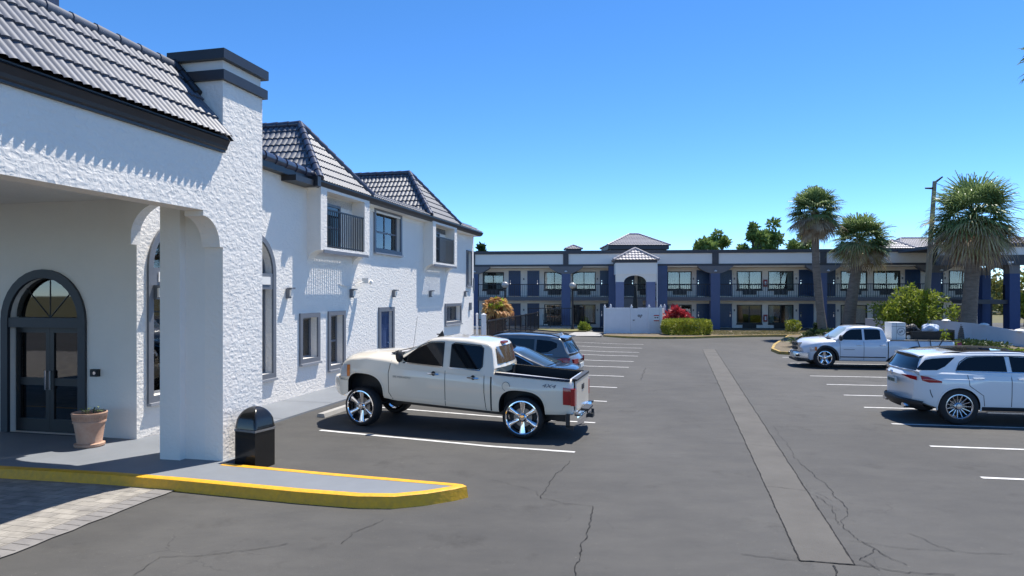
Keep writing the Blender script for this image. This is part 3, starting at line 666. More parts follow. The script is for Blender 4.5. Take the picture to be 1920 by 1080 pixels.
for li,(dz0,dz1,wz1,wz0,g0,g1) in enumerate(levels):
    for i,(p0,p1) in enumerate(doors):
        s0,s1=ms(p0,T_),ms(p1,T_)
        mb=MB(); panel_door(mb,fnM,s0,s1,dz0+.06,dz1,.03); o=mb.build('room_door',blue_d,motel)
        mb=MB(); ring(mb,[(s0-.05,dz0),(s1+.05,dz0),(s1+.05,dz1+.05),(s0-.05,dz1+.05)],[(s0,dz0+.001),(s1,dz0+.001),(s1,dz1),(s0,dz1)],fnM,.0,.05); mb.build('door_frame',blue,o)
        hx=s0+.09 if i in(0,2,4,6,8) else s1-.09
        mb=MB(); mb.prism(rect(hx-.03,hx+.03,dz0+.93,dz0+1.12),fnM,.03,.05); mb.tube(fnM(hx,dz0+1.0,.05),fnM(hx,dz0+1.0,.1),.02); mb.tube(fnM(hx,dz0+1.27,.03),fnM(hx,dz0+1.27,.07),.03); mb.build('handle',chrome,o)
        if li==0:
            mb=MB(); mb.prism(rect(s0,s1,dz0+.005,dz0+.06),fnM,0,.08); mb.build('threshold',alu,o)
    for i,(p0,p1) in enumerate(wins):
        s0,s1=ms(p0,T_),ms(p1,T_); mid=(s0+s1)/2
        mb=MB(); ring(mb,rect(s0-.03,s1+.03,wz0-.03,wz1+.03),rect(s0+.035,s1-.035,wz0+.035,wz1-.035),fnM,-.06,.03); mb.prism(rect(mid-.03,mid+.03,wz0+.03,wz1-.03),fnM,-.05,-.01)
        mb.prism(rect(s0-.06,s1+.06,wz0-.13,wz0-.03),fnM,0,.07); o=mb.build('window',black,motel)
        mb=MB(); mb.prism(rect(s0+.03,s1-.03,wz0+.03,wz1-.03),fnM,-.045,-.04); mb.build('pane',pane,o)
        for c0,c1 in (curts if li==0 else lc)[i]:
            mb=MB(); a,b=lerp(s0+.03,s1-.03,c0),lerp(s0+.03,s1-.03,c1); K=max(3,int((b-a)/.06)); mb.grid([[fnM(lerp(a,b,k/K),z,-.14+.02*math.sin(k*2.1)) for k in range(K+1)] for z in (wz0,wz1)]); mb.build('curtain',curtain,o,fix=False)
        ml=ms((p0+p1)/2,T_); mb=MB(); mb.prism(rect(mid-.52,mid+.52,g0,g1),fnM,0,.06); o=mb.build('air_conditioner',black,motel)
        if li==0:
            mb=MB()
            for k in range(9): mb.prism(rect(mid-.47+k*.11,mid-.44+k*.11,g0+.03,g1-.03),fnM,.06,.08)
            mb.build('grille_slats',taupe,o)
    for p in ((1431,1438),):
        s0,s1=ms(p[0],T_),ms(p[1],T_); z0=3.35 if li==0 else .6
        mb=MB(); mb.prism(rect(s0,s1,z0,z0+.55),fnM,0,.14); o=mb.build('extinguisher_cabinet',mat('red cabinet paint',(.30,.015,.02),.4),motel)
        mb=MB(); mb.prism(rect(s0+.08,s1-.08,z0+.12,z0+.42),fnM,.14,.15); mb.build('cabinet_window',white_p,o)
    for px in (982,1063,1120,1300,1377,1493,1571,1692,1772):
        mb=MB(); s=ms(px,T_); mb.prism(rect(s-.05,s+.05,dz0+1.35,dz0+1.5),fnM,0,.03); mb.build('room_number_plate',taupe,motel)
        if li==0: mb=MB(); mb.tube(fnM(s,dz0+1.75,0),fnM(s,dz0+1.75,.12),.07); mb.build('wall_light',white_f,motel)
# upper walkway slab, ceiling, parapet
x0=ms(887); x1=ms(1860)
mb=MB(); mb.box(x0,x1,-.12,T_-.01,2.26,2.53); mb.build('walkway_slab',mat('slate walkway edge',(.12,.12,.13),.7),motel)
mb=MB(); mb.box(x0+.02,x1-.02,-.02,T_-.012,2.532,2.54); mb.build('walkway_floor',conc,motel)
mb=MB(); mb.box(x0,x1,.1,T_,4.86,4.95); mb.build('walkway_ceiling',white_f,motel)
mb=MB(); mb.box(x0,x1,.0,T_-.02,2.245,2.255); mb.build('walkway_underside',white_f,motel)
mb=MB(); mb.box(x0,x1,-.10,T_+9,4.95,5.10-.0); mb.build('parapet_band',taupe_d,motel)
segs=[889,1056,1066,1134,1140,1335,1347,1537,1549,1742]
mb=MB(); mb.box(x0,x1,-.05,.25,5.10,6.0); mb.build('parapet',white_f,motel)
mb=MB(); mb.box(x0-.05,x1,-.16,T_+9.2,5.92,6.17); mb.build('parapet_coping',taupe_d,motel)
def pilm(pa,pb,z0,z1,m,name,t0=-.13,t1=.25):
    mb=MB(); mb.box(ms(pa),ms(pb),t0,t1,z0,z1); return mb.build(name,m,motel)
for pa,pb in ((885,891),(1056,1066),(1335,1347),(1537,1549),(1742,1756)): pilm(pa,pb,5.10,5.915,taupe_d,'parapet_post')
colspans=[(884,896.5),(1053,1069.5),(1141,1153.5),(1233,1251),(1332,1349.5),(1535,1549.5),(1744,1762)]
for i,(pa,pb) in enumerate(colspans):
    s0,s1=ms(pa),ms(pb); zc=4.55 if i in(1,4,5,6) else 4.86
    if i in (2,3): zc=4.95
    mb=MB(); mb.box(s0,s1,-.14,.5,0,4.36 if i not in(2,3) else 4.95); o=mb.build('column',blue if i in(2,3,0) else blue_l if i==99 else mat('column blue paint',(.085,.115,.22),.55,var=.1),motel)
    if i not in (2,3):
        # flared bracket: concave haunches each side
        wd=1.0; fn=lambda s,z,d:(s,.0+d,z)
        L=[(s0-wd,4.94)]+[(s0-wd*(math.cos(PI/2*k/8)),4.94-.58*math.sin(PI/2*k/8)*(.35+.65*k/8)) for k in range(1,9)]
        Rr=[(2*((s0+s1)/2)-p[0],p[1]) for p in L[::-1]]
        P=L+[(s0,4.36),(s1,4.36)]+Rr
        mb=MB(); mb.prism(P,fn,-.15,.45); o=mb.build('column_bracket',taupe,motel)
        mb=MB(); mb.lathe([(0,0),(.11,.0),(.11,.06),(.0,.12)],c=((s0+s1)/2+(.35 if i>4 else 0),-.24,4.50),n=10); mb.build('floodlight',white_p,motel)
# balcony railing, one length between each pair of columns
cs=[ms(896.5),ms(1053),ms(1069.5),ms(1141),ms(1153.5),ms(1233),ms(1251),ms(1332),ms(1349.5),ms(1535),ms(1549.5),ms(1744),ms(1762),ms(1842)]
for k in range(0,len(cs),2):
    a,b=cs[k],cs[k+1]; mb=MB(); mb.box(a,b,.02,.08,3.50,3.56); mb.box(a,b,.03,.07,2.60,2.63); n=max(2,int((b-a)/.16))
    for i in range(n+1):
        x=lerp(a,b,i/n); r=.022 if i%9==0 else .011; mb.box(x-r,x+r,.05-r,.05+r,2.53,3.52)
    mb.build('balcony_railing',black,motel)
# stair porch with its own small hip roof
def pyr(mb,x0,x1,y0,y1,z0,z1,ridge=0,per=.3,course=.34,amp=.04,sub=4):
    cx=(x0+x1)/2; cy=(y0+y1)/2
    A=Vector((x0,y0,z0));B=Vector((x1,y0,z0));C_=Vector((x1,y1,z0));D_=Vector((x0,y1,z0)); P=Vector((cx-ridge/2,cy,z1)); Q=Vector((cx+ridge/2,cy,z1))
    for a,b,c,d in ((A,B,P,Q),(B,C_,Q,Q),(C_,D_,Q,P),(D_,A,P,P)):
        S=(b-a).normalized(); t=(c-a); T=t-S*t.dot(S); L=T.length; W_=(b-a).length
        s1=(c-a).dot(S); s2=(d-a).dot(S)
        poly=[(0,0),(W_,0),(max(s1,s2),L)]+([(min(s1,s2),L)] if abs(s1-s2)>1e-4 else [])
        tiles(mb,a,S,T,poly,per=per,course=course,amp=amp,sub=sub,step=.05)
    return A,B,C_,D_,P,Q
tile_p=mat('pale lit roof tile',(.36,.34,.36),.5,var=.3,vscale=5)  # brightness of lit roof faces put into the tile colour
def hiproof(x0,x1,y0,y1,z0,z1,ridge,parent,fas=.28,per=.24,nm='hip_roof'):
    mb=MB(); A,B,C_,D_,P,Q=pyr(mb,x0,x1,y0,y1,z0,z1,ridge,per=per); o=mb.build(nm,tile_p,parent,fix=False,smooth=True,ang=50)
    mb=MB(); u=Vector((0,0,.05))
    for a,b in ((A,P),(B,Q),(C_,Q),(D_,P)): caps(mb,a+u,b+u,.10,.4,8)
    if ridge: caps(mb,P+u,Q+u,.1,.4,8)
    mb.build('hip_caps',tile_p,o,smooth=True)
    mb=MB(); mb.box(x0+.1,x1-.1,y0+.1,y1-.1,z0-fas,z0+.03); mb.build('roof_fascia',taupe_d,o); return o
PY=-2.6
def mp(px): return ms(px,PY)
hiproof(mp(1150),mp(1235),PY-.15,-.2,5.27,6.18,0,motel,fas=.18)
mb=MB(); mb.box(mp(1154),mp(1233),PY,-.14,4.24,5.12); mb.build('porch_fascia',white_f,motel)
mb=MB(); sp0,sp1=mp(1170),mp(1212)
lo=[(mp(1154.5),4.24),(mp(1154.5),3.65),(sp0,3.65)]+[((sp0+sp1)/2-(sp1-sp0)/2*math.cos(PI*k/12),3.65+.5*math.sin(PI*k/12)) for k in range(1,12)]+[(sp1,3.65),(mp(1231),3.65),(mp(1231),4.24)]
mb.prism(lo,lambda s,z,d:(s,PY+.05+d,z),0,.4); mb.build('porch_arch',beige,motel)
for pa,pb in ((1154.5,1170),(1212,1229)):
    mb=MB(); mb.box(mp(pa),mp(pb),PY+.03,PY+.6,0,3.66); mb.build('porch_column',mat('porch column blue',(.15,.18,.30),.6,var=.08),motel)
mb=MB(); mb.tube((mp(1232),PY-.02,0.1),(mp(1232),PY-.02,5.1),.035); mb.build('downpipe',white_p,motel)
mb=MB()
for k in range(14): mb.box(mp(1171),mp(1210),-2.0+k*.14,-1.8+k*.14,.17*k,.17*k+.17)
mb.build('stair',taupe,motel)
# roofs that rise behind the parapet
def bx(px,Y): return (px-960)/F*Y
def rear_roof(p0,p1,ptop,ybot,ytop,Y,ridge,label,fas,wall=.0):
    ze=H-(ybot-HY)/F*Y; zt_=H-(ytop-HY)/F*Y; x0_,x1_=bx(p0,Y),bx(p1,Y); dep=(x1_-x0_)*.9
    zb=5.6
    t=thing('rooftop_pavilion',((x0_+x1_)/2,Y+dep/2,0),label,'roof pavilion','hip roofed pavilions on the motel roof',rz=0)
    wd=(x1_-x0_)/2
    mb=MB(); mb.box(-wd+.35,wd-.35,-dep/2+.35,dep/2-.35,0,ze-fas); mb.build('wall',taupe_d,t)
    hiproof(-wd,wd,-dep/2,dep/2,ze,zt_,ridge,t,fas=fas)
rear_roof(1139,1257,1198,460,435,64,.9,'largest hip roofed pavilion rising behind the parapet above the stair porch',.35)
rear_roof(1060,1092,1076,467,459.5,66,0,'tiny tiled roof tip peeking over the parapet left of the large pavilion',.3)
rear_roof(1655,1720,1687,466,448,66,0,'hip roofed pavilion between the two shaggy palms on the right',.3)
rear_roof(1690,1800,1745,466,443,68,3,'hip roofed pavilion behind the lamp pole and widest palm',.3)

# end pavilion of the wing at far right, open arches
ep=thing('end_pavilion',(bx(1880,44.5),44.5,0),'open pavilion with blue columns, arch and dark balcony at the right end of the motel','building',rz=MA)
c0=ep.location
def es(px,t=0):
    r=(px-960)/F; A=Vector(c0)+My*t; return -(A.x-r*A.y)/(Mx.x-r*Mx.y)
def ez(py,t=0): return H-(py-HY)/F*(44.5+t)
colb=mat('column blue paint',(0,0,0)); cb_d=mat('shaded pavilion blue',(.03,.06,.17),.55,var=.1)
mb=MB(); mb.box(es(1893),es(1913),0,.7,0,ez(513)); mb.build('column',cb_d,ep)
mb=MB(); mb.box(es(1842,3),es(1858,3),3,3.6,0,ez(516,3)); mb.build('column',cb_d,ep)
mb=MB(); mb.box(es(1842,3),es(1858,3),3.01,3.59,ez(516,3),ez(502,3)); mb.build('column_head',taupe,ep); mb=MB(); mb.box(es(1893),es(1913),.01,.69,ez(513),ez(497)); mb.build('column_head',taupe,ep)
a0,a1=es(1854,1),es(1893,1)
P=[(es(1838,1),ez(497,1)),(a0,ez(497,1)),(a0,ez(516,1))]+[((a0+a1)/2-(a1-a0)/2*math.cos(PI*k/14),ez(516,1)+(ez(502,1)-ez(516,1))*math.sin(PI*k/14)) for k in range(0,15)]+[(a1,ez(497,1)),(es(1916,1),ez(497,1)),(es(1916,1),ez(492,1)),(es(1838,1),ez(492,1))]
mb=MB(); mb.prism(P,lambda s,z,d:(s,1+d,z),0,.4); mb.build('arch',taupe,ep)
mb=MB(); mb.box(es(1762),es(1960),-.1,.5,ez(497),ez(478)); mb.build('beam',taupe_d,ep)
mb=MB(); mb.box(es(1766),es(1960),-.05,.55,ez(477.9),ez(463)); mb.build('parapet',white_f,ep)
mb=MB(); mb.box(es(1762),es(1960),-.14,6,ez(463),ez(457)); mb.build('coping',taupe_d,ep)
hiproof(es(1868),es(1868)+8,.2,7,ez(457),ez(440),1.5,ep,fas=.1)
mb=MB(); mb.box(es(1836),es(1895),.2,3.4,ez(570),ez(562)); mb.build('balcony_floor',taupe_d,ep)
mb=MB(); a,b=es(1856,2),es(1894,.5); mb.box(a,b,.5,.56,ez(536),ez(534)); mb.box(a,b,.5,.56,ez(561),ez(560))
for i in range(16): x=lerp(a,b,i/15); mb.box(x-.02,x+.02,.5,.54,ez(562),ez(535))
mb.build('balcony_railing',black,ep)
mb=MB(); mb.tube((es(1859,2.5),2.5,0),(es(1859,2.5),2.5,ez(570)),.05); mb.build('downpipe',taupe_d,ep)
mb=MB(); mb.box(es(1889),es(1890.5),-.25,-.1,ez(496),ez(492)); mb.box(es(1885),es(1888.5),-.35,-.2,ez(493.5),ez(490.5)); mb.box(es(1891),es(1894.5),-.35,-.2,ez(493.5),ez(490.5)); mb.build('floodlight_pair',white_p,ep)

# ================================================================== PLANTS
def leaf_mat(name,c,c2,vs=1.5,rough=.5,transl=.25):
    m=bpy.data.materials.new(name); m.use_nodes=True; n=m.node_tree.nodes; l=m.node_tree.links
    p=n['Principled BSDF']; p.inputs['Roughness'].default_value=rough; p.inputs['Specular IOR Level'].default_value=.35
    tc=n.new('ShaderNodeTexCoord'); no=n.new('ShaderNodeTexNoise'); no.inputs['Scale'].default_value=vs; no.inputs['Detail'].default_value=5; no.inputs['Roughness'].default_value=.8; l.new(tc.outputs['Object'],no.inputs[0])
    r=n.new('ShaderNodeValToRGB'); r.color_ramp.elements[0].position=.36; r.color_ramp.elements[1].position=.62; r.color_ramp.elements[0].color=(*c,1); r.color_ramp.elements[1].color=(*c2,1); l.new(no.outputs[0],r.inputs[0]); l.new(r.outputs[0],p.inputs['Base Color'])
    t=n.new('ShaderNodeBsdfTranslucent'); l.new(r.outputs[0],t.inputs[0]); mx=n.new('ShaderNodeMixShader'); mx.inputs[0].default_value=transl
    l.new(p.outputs[0],mx.inputs[1]); l.new(t.outputs[0],mx.inputs[2]); l.new(mx.outputs[0],n['Material Output'].inputs[0]); return m
def rdir():
    z=random.uniform(-1,1); t=random.uniform(0,2*PI); r=math.sqrt(1-z*z); return Vector((r*math.cos(t),r*math.sin(t),z))
def leafcloud(mb,blobs,n,size,up=.3,asp=.45,shell=.5,boxy=False):
    wts=[b[1][0]*b[1][1]*b[1][2] for b in blobs]
    for _ in range(n):
        c,r=random.choices(blobs,wts)[0]
        d=rdir(); k=random.random()**shell
        if boxy:
            m=max(abs(d.x),abs(d.y),abs(d.z))**.75; d=d/m
        p=Vector((c[0]+d.x*r[0]*k,c[1]+d.y*r[1]*k,c[2]+d.z*r[2]*k))
        a=(rdir()+d*.7+Vector((0,0,up))).normalized(); s=a.cross(rdir()).normalized(); L=size*random.uniform(.6,1.35)
        mb.add([p,p+a*L*.5+s*L*asp*.5,p+a*L,p+a*L*.5-s*L*asp*.5],[(0,1,2,3)])
bark=mat('grey brown bark',(.12,.095,.075),.95,bump=.02,bscale=14,var=.35,vscale=6)
def tree(name,loc,blobs,n,size,lm,label,cat='tree',group=None,trunk=None,tr=.12):
    o=thing(name,loc,label,cat,group); mb=MB()
    tops=[Vector(b[0]) for b in blobs]
    if trunk is None: trunk=min(t.z for t in tops)*.6
    mb.tube((0,0,-.05),(0,0,trunk),tr,tr*.7,9)
    for t in tops: mb.path([(0,0,trunk*.9),tuple(Vector((0,0,trunk)).lerp(t,.5)+rdir()*.1*tr*4),tuple(t)],[tr*.55,tr*.35,tr*.12],6)
    mb.build('trunk',bark,o,smooth=True)
    mb=MB(); leafcloud(mb,blobs,n,size); mb.build('crown',lm,o,fix=False); return o
g_tree=leaf_mat('mid green tree leaf',(.11,.18,.05),(.25,.34,.09),.6)
g_yel=leaf_mat('yellow green shrub leaf',(.10,.17,.02),(.34,.38,.05),.8,transl=.35)
g_hedge=leaf_mat('clipped hedge leaf',(.11,.16,.02),(.42,.43,.05),1.6)
g_dark=leaf_mat('dark evergreen leaf',(.025,.05,.018),(.07,.11,.03),1.4)
g_red=leaf_mat('crimson ti plant leaf',(.20,.02,.03),(.60,.07,.08),2.2,transl=.3)
def tree_at(pc,py0,py1,Y,wpx,label,n,sz,lm,seed,k=6):
    random.seed(seed); zt_=H-(py0-HY)/F*Y; zb=H-(py1-HY)/F*Y; X=(pc-960)/F*Y; wd=wpx/F*Y/2; bl=[]
    for i in range(k):
        q=random.uniform(-1,1); r=wd*random.uniform(.28,.45); z=lerp(zb,zt_-r*.7,random.random()**.7*(1-.45*abs(q)))
        bl.append(((q*wd*.7,random.uniform(-1,1)*wd*.5,z),(r,r,r*.8)))
    bl.append(((0,0,zt_-wd*.25),(wd*.28,wd*.28,wd*.25)))
    return tree('leafy_tree',(X,Y,0),bl,n,sz,lm,label,group='trees behind the motel',tr=.25)
tree_at(1322,447,475,74,52,'small airy tree top above the parapet, leftmost of the group right of the large pavilion',900,.5,g_tree,3)
tree_at(1345,434,475,76,44,'airy pointed tree top above the parapet beside the leftmost one',1100,.5,g_tree,4)
tree_at(1412,421,478,72,46,'dense tree crown above the parapet, left one of the two tall crowns',1700,.5,g_tree,5)
tree_at(1450,412,478,74,66,'tallest dense tree crown above the parapet left of the first palm',2400,.5,g_tree,8,8)
tree_at(1505,440,478,78,60,'tree crown partly hidden behind the first palm crown',1400,.5,g_tree,9)
tree_at(903,461,478,70,22,'small dark tree top at the left end of the motel parapet',300,.5,g_dark,11,3)
tree_at(1640,452,480,84,60,'low tree crown showing between the two leaning palms',900,.5,g_tree,12)
# distant wooded rise seen through the end pavilion
random.seed(21)
mb=MB(); bl=[]
for i in range(70):
    X=random.uniform(62,112); Y=random.uniform(96,112); bl.append(((X,Y,random.uniform(1.0,5.6)+ (Y-96)*.06),(3.4,3.0,1.6)))
leafcloud(mb,bl,16000,.85)
o=mb.build('wooded_rise',leaf_mat('olive woodland leaf',(.11,.12,.03),(.24,.24,.07),.35),fix=False); tag(o,'olive green wood filling the background beyond the end pavilion','woodland',kind='stuff')
tree_at(1925,520,610,60,40,'green tree at the right edge behind the end pavilion',2600,.35,g_yel,31,8)

def fan_frond(mb,base,dirv,Lp,Lf,nb,droop,spread=2.4,wd=.05):
    d=dirv.normalized(); up=Vector((0,0,1)); side=d.cross(up)
    if side.length<.05: side=Vector((1,0,0))
    side.normalize(); nrm=side.cross(d).normalized()
    mid=base+d*Lp*.6+Vector((0,0,-.02)); tip=base+d*Lp+Vector((0,0,-Lp*.12*droop)); mb.path([base,mid,tip],[.02,.016,.012],3)
    roll=random.uniform(-.5,.5)
    for i in range(nb):
        a=-spread/2+spread*i/(nb-1); L=Lf*(1-.28*abs(a)/(spread/2))*random.uniform(.85,1.08)
        bd=(d*math.cos(a)+side*math.sin(a)*math.cos(roll)+nrm*math.sin(a)*math.sin(roll)).normalized()
        p0=tip; p1=tip+bd*L*.5+Vector((0,0,-L*.10*droop)); p2=tip+bd*L*.8+Vector((0,0,-L*(.22+.22*random.random())*droop)); p3=p2+bd*L*.1+Vector((0,0,-L*.30*droop))
        s=bd.cross(nrm if abs(bd.dot(nrm))<.9 else up).normalized(); s=(s+nrm*random.uniform(-.5,.5)).normalized()*wd
        mb.add([p0-s*.3,p0+s*.3,p1+s,p1-s,p2+s*.6,p2-s*.6,p3],[(0,1,2,3),(3,2,4,5),(5,4,6)])
palm_g=leaf_mat('fan palm frond green',(.10,.16,.05),(.30,.38,.15),1.3,rough=.4)
palm_y=leaf_mat('ageing yellow palm frond',(.28,.25,.09),(.60,.52,.27),1.6)
palm_b=leaf_mat('dead brown palm frond',(.22,.15,.09),(.52,.41,.28),1.6,rough=.8,transl=.1)
ptrunk=mat('ringed palm trunk',(.25,.20,.155),.95,col2=(.14,.11,.085),vscale=2.5,bump=.03,bscale=9,stretch=(1,1,4))
def palm(basepx,basey,Y,path,cpx,R,label,seed,ng,ny,nb_,flat=1.0,zoff=0):
    random.seed(seed)
    base=Vector(((basepx-960)/F*Y,Y,0)); o=thing('palm_tree',base,label,'palm tree','sabal palms along the parking lot')
    pts=[Vector(((px-960)/F*Y,Y,H-(py-HY)/F*Y))-base for px,py,_ in path]; rs=[r/F*Y for *_,r in path]
    mb=MB(); n=14; rows=[]
    # smooth tapered trunk with rings
    K=26
    for i in range(K*(len(pts)-1)+1):
        t=i/K; k=min(int(t),len(pts)-2); f=t-k; c=pts[k].lerp(pts[k+1],f); r=lerp(rs[k],rs[k+1],f)*(1+.05*(i%2))
        rows.append([(c.x+r*math.cos(2*PI*j/n),c.y+r*math.sin(2*PI*j/n),c.z) for j in range(n+1)])
    mb.grid(rows); mb.build('trunk',ptrunk,o,smooth=True)
    C_=Vector(((cpx[0]-960)/F*Y,Y,H-(cpx[1]-HY)/F*Y))-base; Rm=R/F*Y
    top=pts[-1]; mb=MB()
    # old leaf boots just below the crown
    for i in range(40):
        t=random.uniform(0,2*PI); z=random.uniform(-.5,.35)*Rm*.4; d=Vector((math.cos(t),math.sin(t),.9)); mb.tube(top+Vector((0,0,z)),top+Vector((0,0,z))+d*.28,.05,.02,5)
    mb.build('leaf_boots',palm_b,o,fix=False)
    ctr=C_.copy()
    def layer(count,e0,e1,lp,lf,dr,m,name,sp=2.4,nb=22,wd=.035):
        mb=MB()
        for i in range(count):
            az=2*PI*(i*.618)+random.uniform(-.25,.25); el=random.uniform(e0,e1)
            d=Vector((math.cos(az)*math.cos(el),math.sin(az)*math.cos(el),math.sin(el)*flat))
            fan_frond(mb,ctr,d,Rm*lp*random.uniform(.75,1.1),Rm*lf*random.uniform(.8,1.15),nb,dr*random.uniform(.5,1.3),sp,wd)
        mb.build(name,m,o,fix=False)
    layer(int(ng*1.4),-.5,1.45,.42,.60,.45,palm_g,'green_fronds',3.4,20,.042)
    layer(int(ny*.95),-.95,-.1,.48,.54,.55,palm_y,'yellowing_fronds',3.0,20,.038)
    layer(int(nb_*1.3),-1.25,-.35,.48,.52,.7,palm_b,'dead_fronds',2.4,18,.034)
    return o
palm(1545,636,42.5,[(1545,640,9),(1538,580,7),(1530,500,6.5),(1528,415,6)],(1527,396),62,'slender straight palm with round crown and grey brown skirt, leftmost of the three',41,46,14,34)
palm(1590,636,46,[(1590,625,11.5),(1594,580,10.5),(1602,530,9.5),(1612,462,8.5)],(1613,448),68,'medium palm with thick leaning trunk and dark hole under its crown, middle of the three',42,54,26,14)
palm(1813,640,39.5,[(1812,645,15),(1816,600,13),(1822,520,12),(1824,430,10)],(1824,405),100,'largest palm with very wide crown and heavy brown skirt, right of the lamp pole',43,62,40,44)
palm(2010,640,25,[(2010,700,20),(2010,400,16),(2000,125,15)],(2000,100),92,'palm beyond the right edge with only its frond tips in view at top right',44,40,14,8)

def bush(name,px,pyb,pyt,Y,wpx,dm,n,size,lm,label,cat='shrub',boxy=False,group=None,zb=0,k=1,seed=1,shell=.3):
    random.seed(seed); X=(px-960)/F*Y; hh=(H-(pyt-HY)/F*Y)-zb; wd=wpx/F*Y/2
    o=thing(name,(X,Y,zb),label,cat,group); mb=MB()
    if k==1: bl=[((0,0,hh/2),(wd,dm,hh/2))]
    else:
        bl=[]
        for i in range(k): 
            q=random.uniform(-1,1); r=wd*random.uniform(.32,.5); bl.append(((q*wd*.62,random.uniform(-1,1)*dm*.6,random.uniform(.25,.8)*hh*(1-.35*abs(q))),(r,min(r,dm),min(r*.8,hh*.3))))
    leafcloud(mb,bl,n,size,boxy=boxy,shell=shell); mb.build('foliage',lm,o,fix=False)
    mb=MB()
    for i in range(7 if not boxy else 14):
        x=random.uniform(-.5,.5)*wd*(1.6 if boxy else .5); y=random.uniform(-.3,.3)*dm; mb.tube((x*.4 if not boxy else x,y,0),(x,y,hh*.75),.025,.012,5)
    mb.build('stems',bark,o); return o
bush('clipped_hedge',1286.5,631,599,45.0,88,1.0,9000,.13,g_hedge,'long clipped yellow green hedge with rounded ends right of the white enclosure','hedge',boxy=True,shell=.12,zb=.1,seed=5)
bush('ti_plant_bush',1270,628,563,47.2,50,.8,1500,.30,g_red,'bright crimson broad leaved bush standing behind the clipped hedge','bush',k=9,seed=6,shell=.5,zb=.1)
bush('round_shrub',1487,625,601,48.5,22,.45,900,.14,g_hedge,'small rounded shrub in front of the blue door left of the first palm',boxy=True,shell=.2,seed=8)
bush('round_shrub',1528,628,603,48,18,.4,600,.14,g_dark,'small dark shrub close behind the first palm trunk',k=4,seed=9)
bush('leafy_shrub',1093,622,604,49,32,.6,1100,.16,g_yel,'pale green bush at the foot of the globe lamp by the pool fence',k=6,seed=10)
bush('low_shrubs',1560,646,616,42,110,.9,2600,.16,g_dark,'low dark planting bed around the foot of the first two palms','shrub bed',k=16,seed=12)
bush('juniper_shrub',1810,665,637,33.5,150,.8,5200,.13,g_dark,'spreading dark green shrubs at the foot of the right white wall','shrub bed',k=22,seed=13,zb=.0)
bush('yellow_shrub',1778,660,634,33,48,.5,1300,.14,g_yel,'yellow green shrub behind the tailgate of the white pickup',k=6,seed=14)
bush('yellow_shrub',1868,668,650,31.5,50,.5,900,.13,g_yel,'low yellow green shrub against the white wall right of the widest palm',k=6,seed=15)
bush('yellow_shrub',1912,672,655,29.5,40,.5,700,.13,g_yel,'low yellow shrub cut off by the right edge under the wall',k=5,seed=16)
random.seed(33)
mb_b=[]
Yt=43; Xt=(1712-960)/F*Yt
def zz(py): return H-(py-HY)/F*Yt
bl=[(((px-1712)/F*Yt,random.uniform(-.7,.7),zz(py)),(r/F*Yt,r/F*Yt,r/F*Yt*.8)) for px,py,r in [(1672,585,26),(1700,568,28),(1690,600,26),(1725,590,28),(1710,545,16),(1650,578,14),(1752,582,26),(1775,590,16),(1765,560,16),(1740,560,22),(1660,600,18),(1700,545,12),(1722,612,24),(1785,578,10)]]
tree('shrub_tree',(Xt,Yt,0),bl,5200,.22,g_yel,'bushy light green small tree behind the white pickup and around the lamp pole',trunk=.6,tr=.1)
# cycad-like tuft and fading foxtail palm
random.seed(50)
def tuft(name,loc,label,cat,n,L,m,m2=None,h=0,spread=1.2,wd=.04,el=(.1,1.3),trunk=True,tr=.1,tm=None):
    o=thing(name,loc,label,cat)
    if trunk: 
        mb=MB(); mb.tube((0,0,0),(0,0,h),tr*1.2,tr,9); mb.build('trunk',tm or ptrunk,o,smooth=True)
    for k,mm in enumerate((m,m2)):
        if mm is None: continue
        mb=MB()
        for i in range(n):
            az=random.uniform(0,2*PI); e=random.uniform(*el); d=Vector((math.cos(az)*math.cos(e),math.sin(az)*math.cos(e),math.sin(e))); l=L*random.uniform(.7,1.1)
            s=d.cross(Vector((0,0,1))).normalized()*wd; p=Vector((0,0,h)); q=p+d*l*.55; r=p+d*l+Vector((0,0,-l*.28))
            mb.add([p,q+s,r,q-s],[(0,1,2,3)])
            for t in (.35,.5,.65,.8,.95):
                c=p.lerp(q,t/.55) if t<.55 else q.lerp(r,(t-.55)/.45)
                for sg in (-1,1): e2=c+s.normalized()*sg*l*.22+d*l*.08+Vector((0,0,-l*.06)); f=d*.035; mb.add([c-f,e2,c+f],[(0,1,2)])
        mb.build('fronds' if k==0 else 'dry_fronds',mm,o,fix=False)
    return o
tuft('fan_plant',G(1492,655),'small dark spiky plant in the kerbed island by the pickup nose','plant',26,.75,g_dark,h=.25,el=(.2,1.2))
orange=leaf_mat('sunburnt orange palm frond',(.50,.20,.08),(.75,.50,.16),1.1,transl=.35)
Yp=41.5; loc=Vector(((931-960)/F*Yp,Yp,0))
random.seed(51)
po=thing('orange_palm',loc,'sunburnt palm with orange and yellow green fronds behind the dark pool fence','palm tree')
mb=MB(); mb.tube((0,0,0),(0,0,1.5),.5,.42,10); 
for i in range(90):
    a=random.uniform(0,6.28); z=random.uniform(.1,1.7); d=Vector((math.cos(a),math.sin(a),.9)); mb.tube(Vector((0,0,z))+d*.35,Vector((0,0,z))+d*.65,.05,.015,4)
mb.build('trunk',mat('shaggy red brown palm trunk',(.14,.07,.045),.95,var=.5,vscale=8),po)
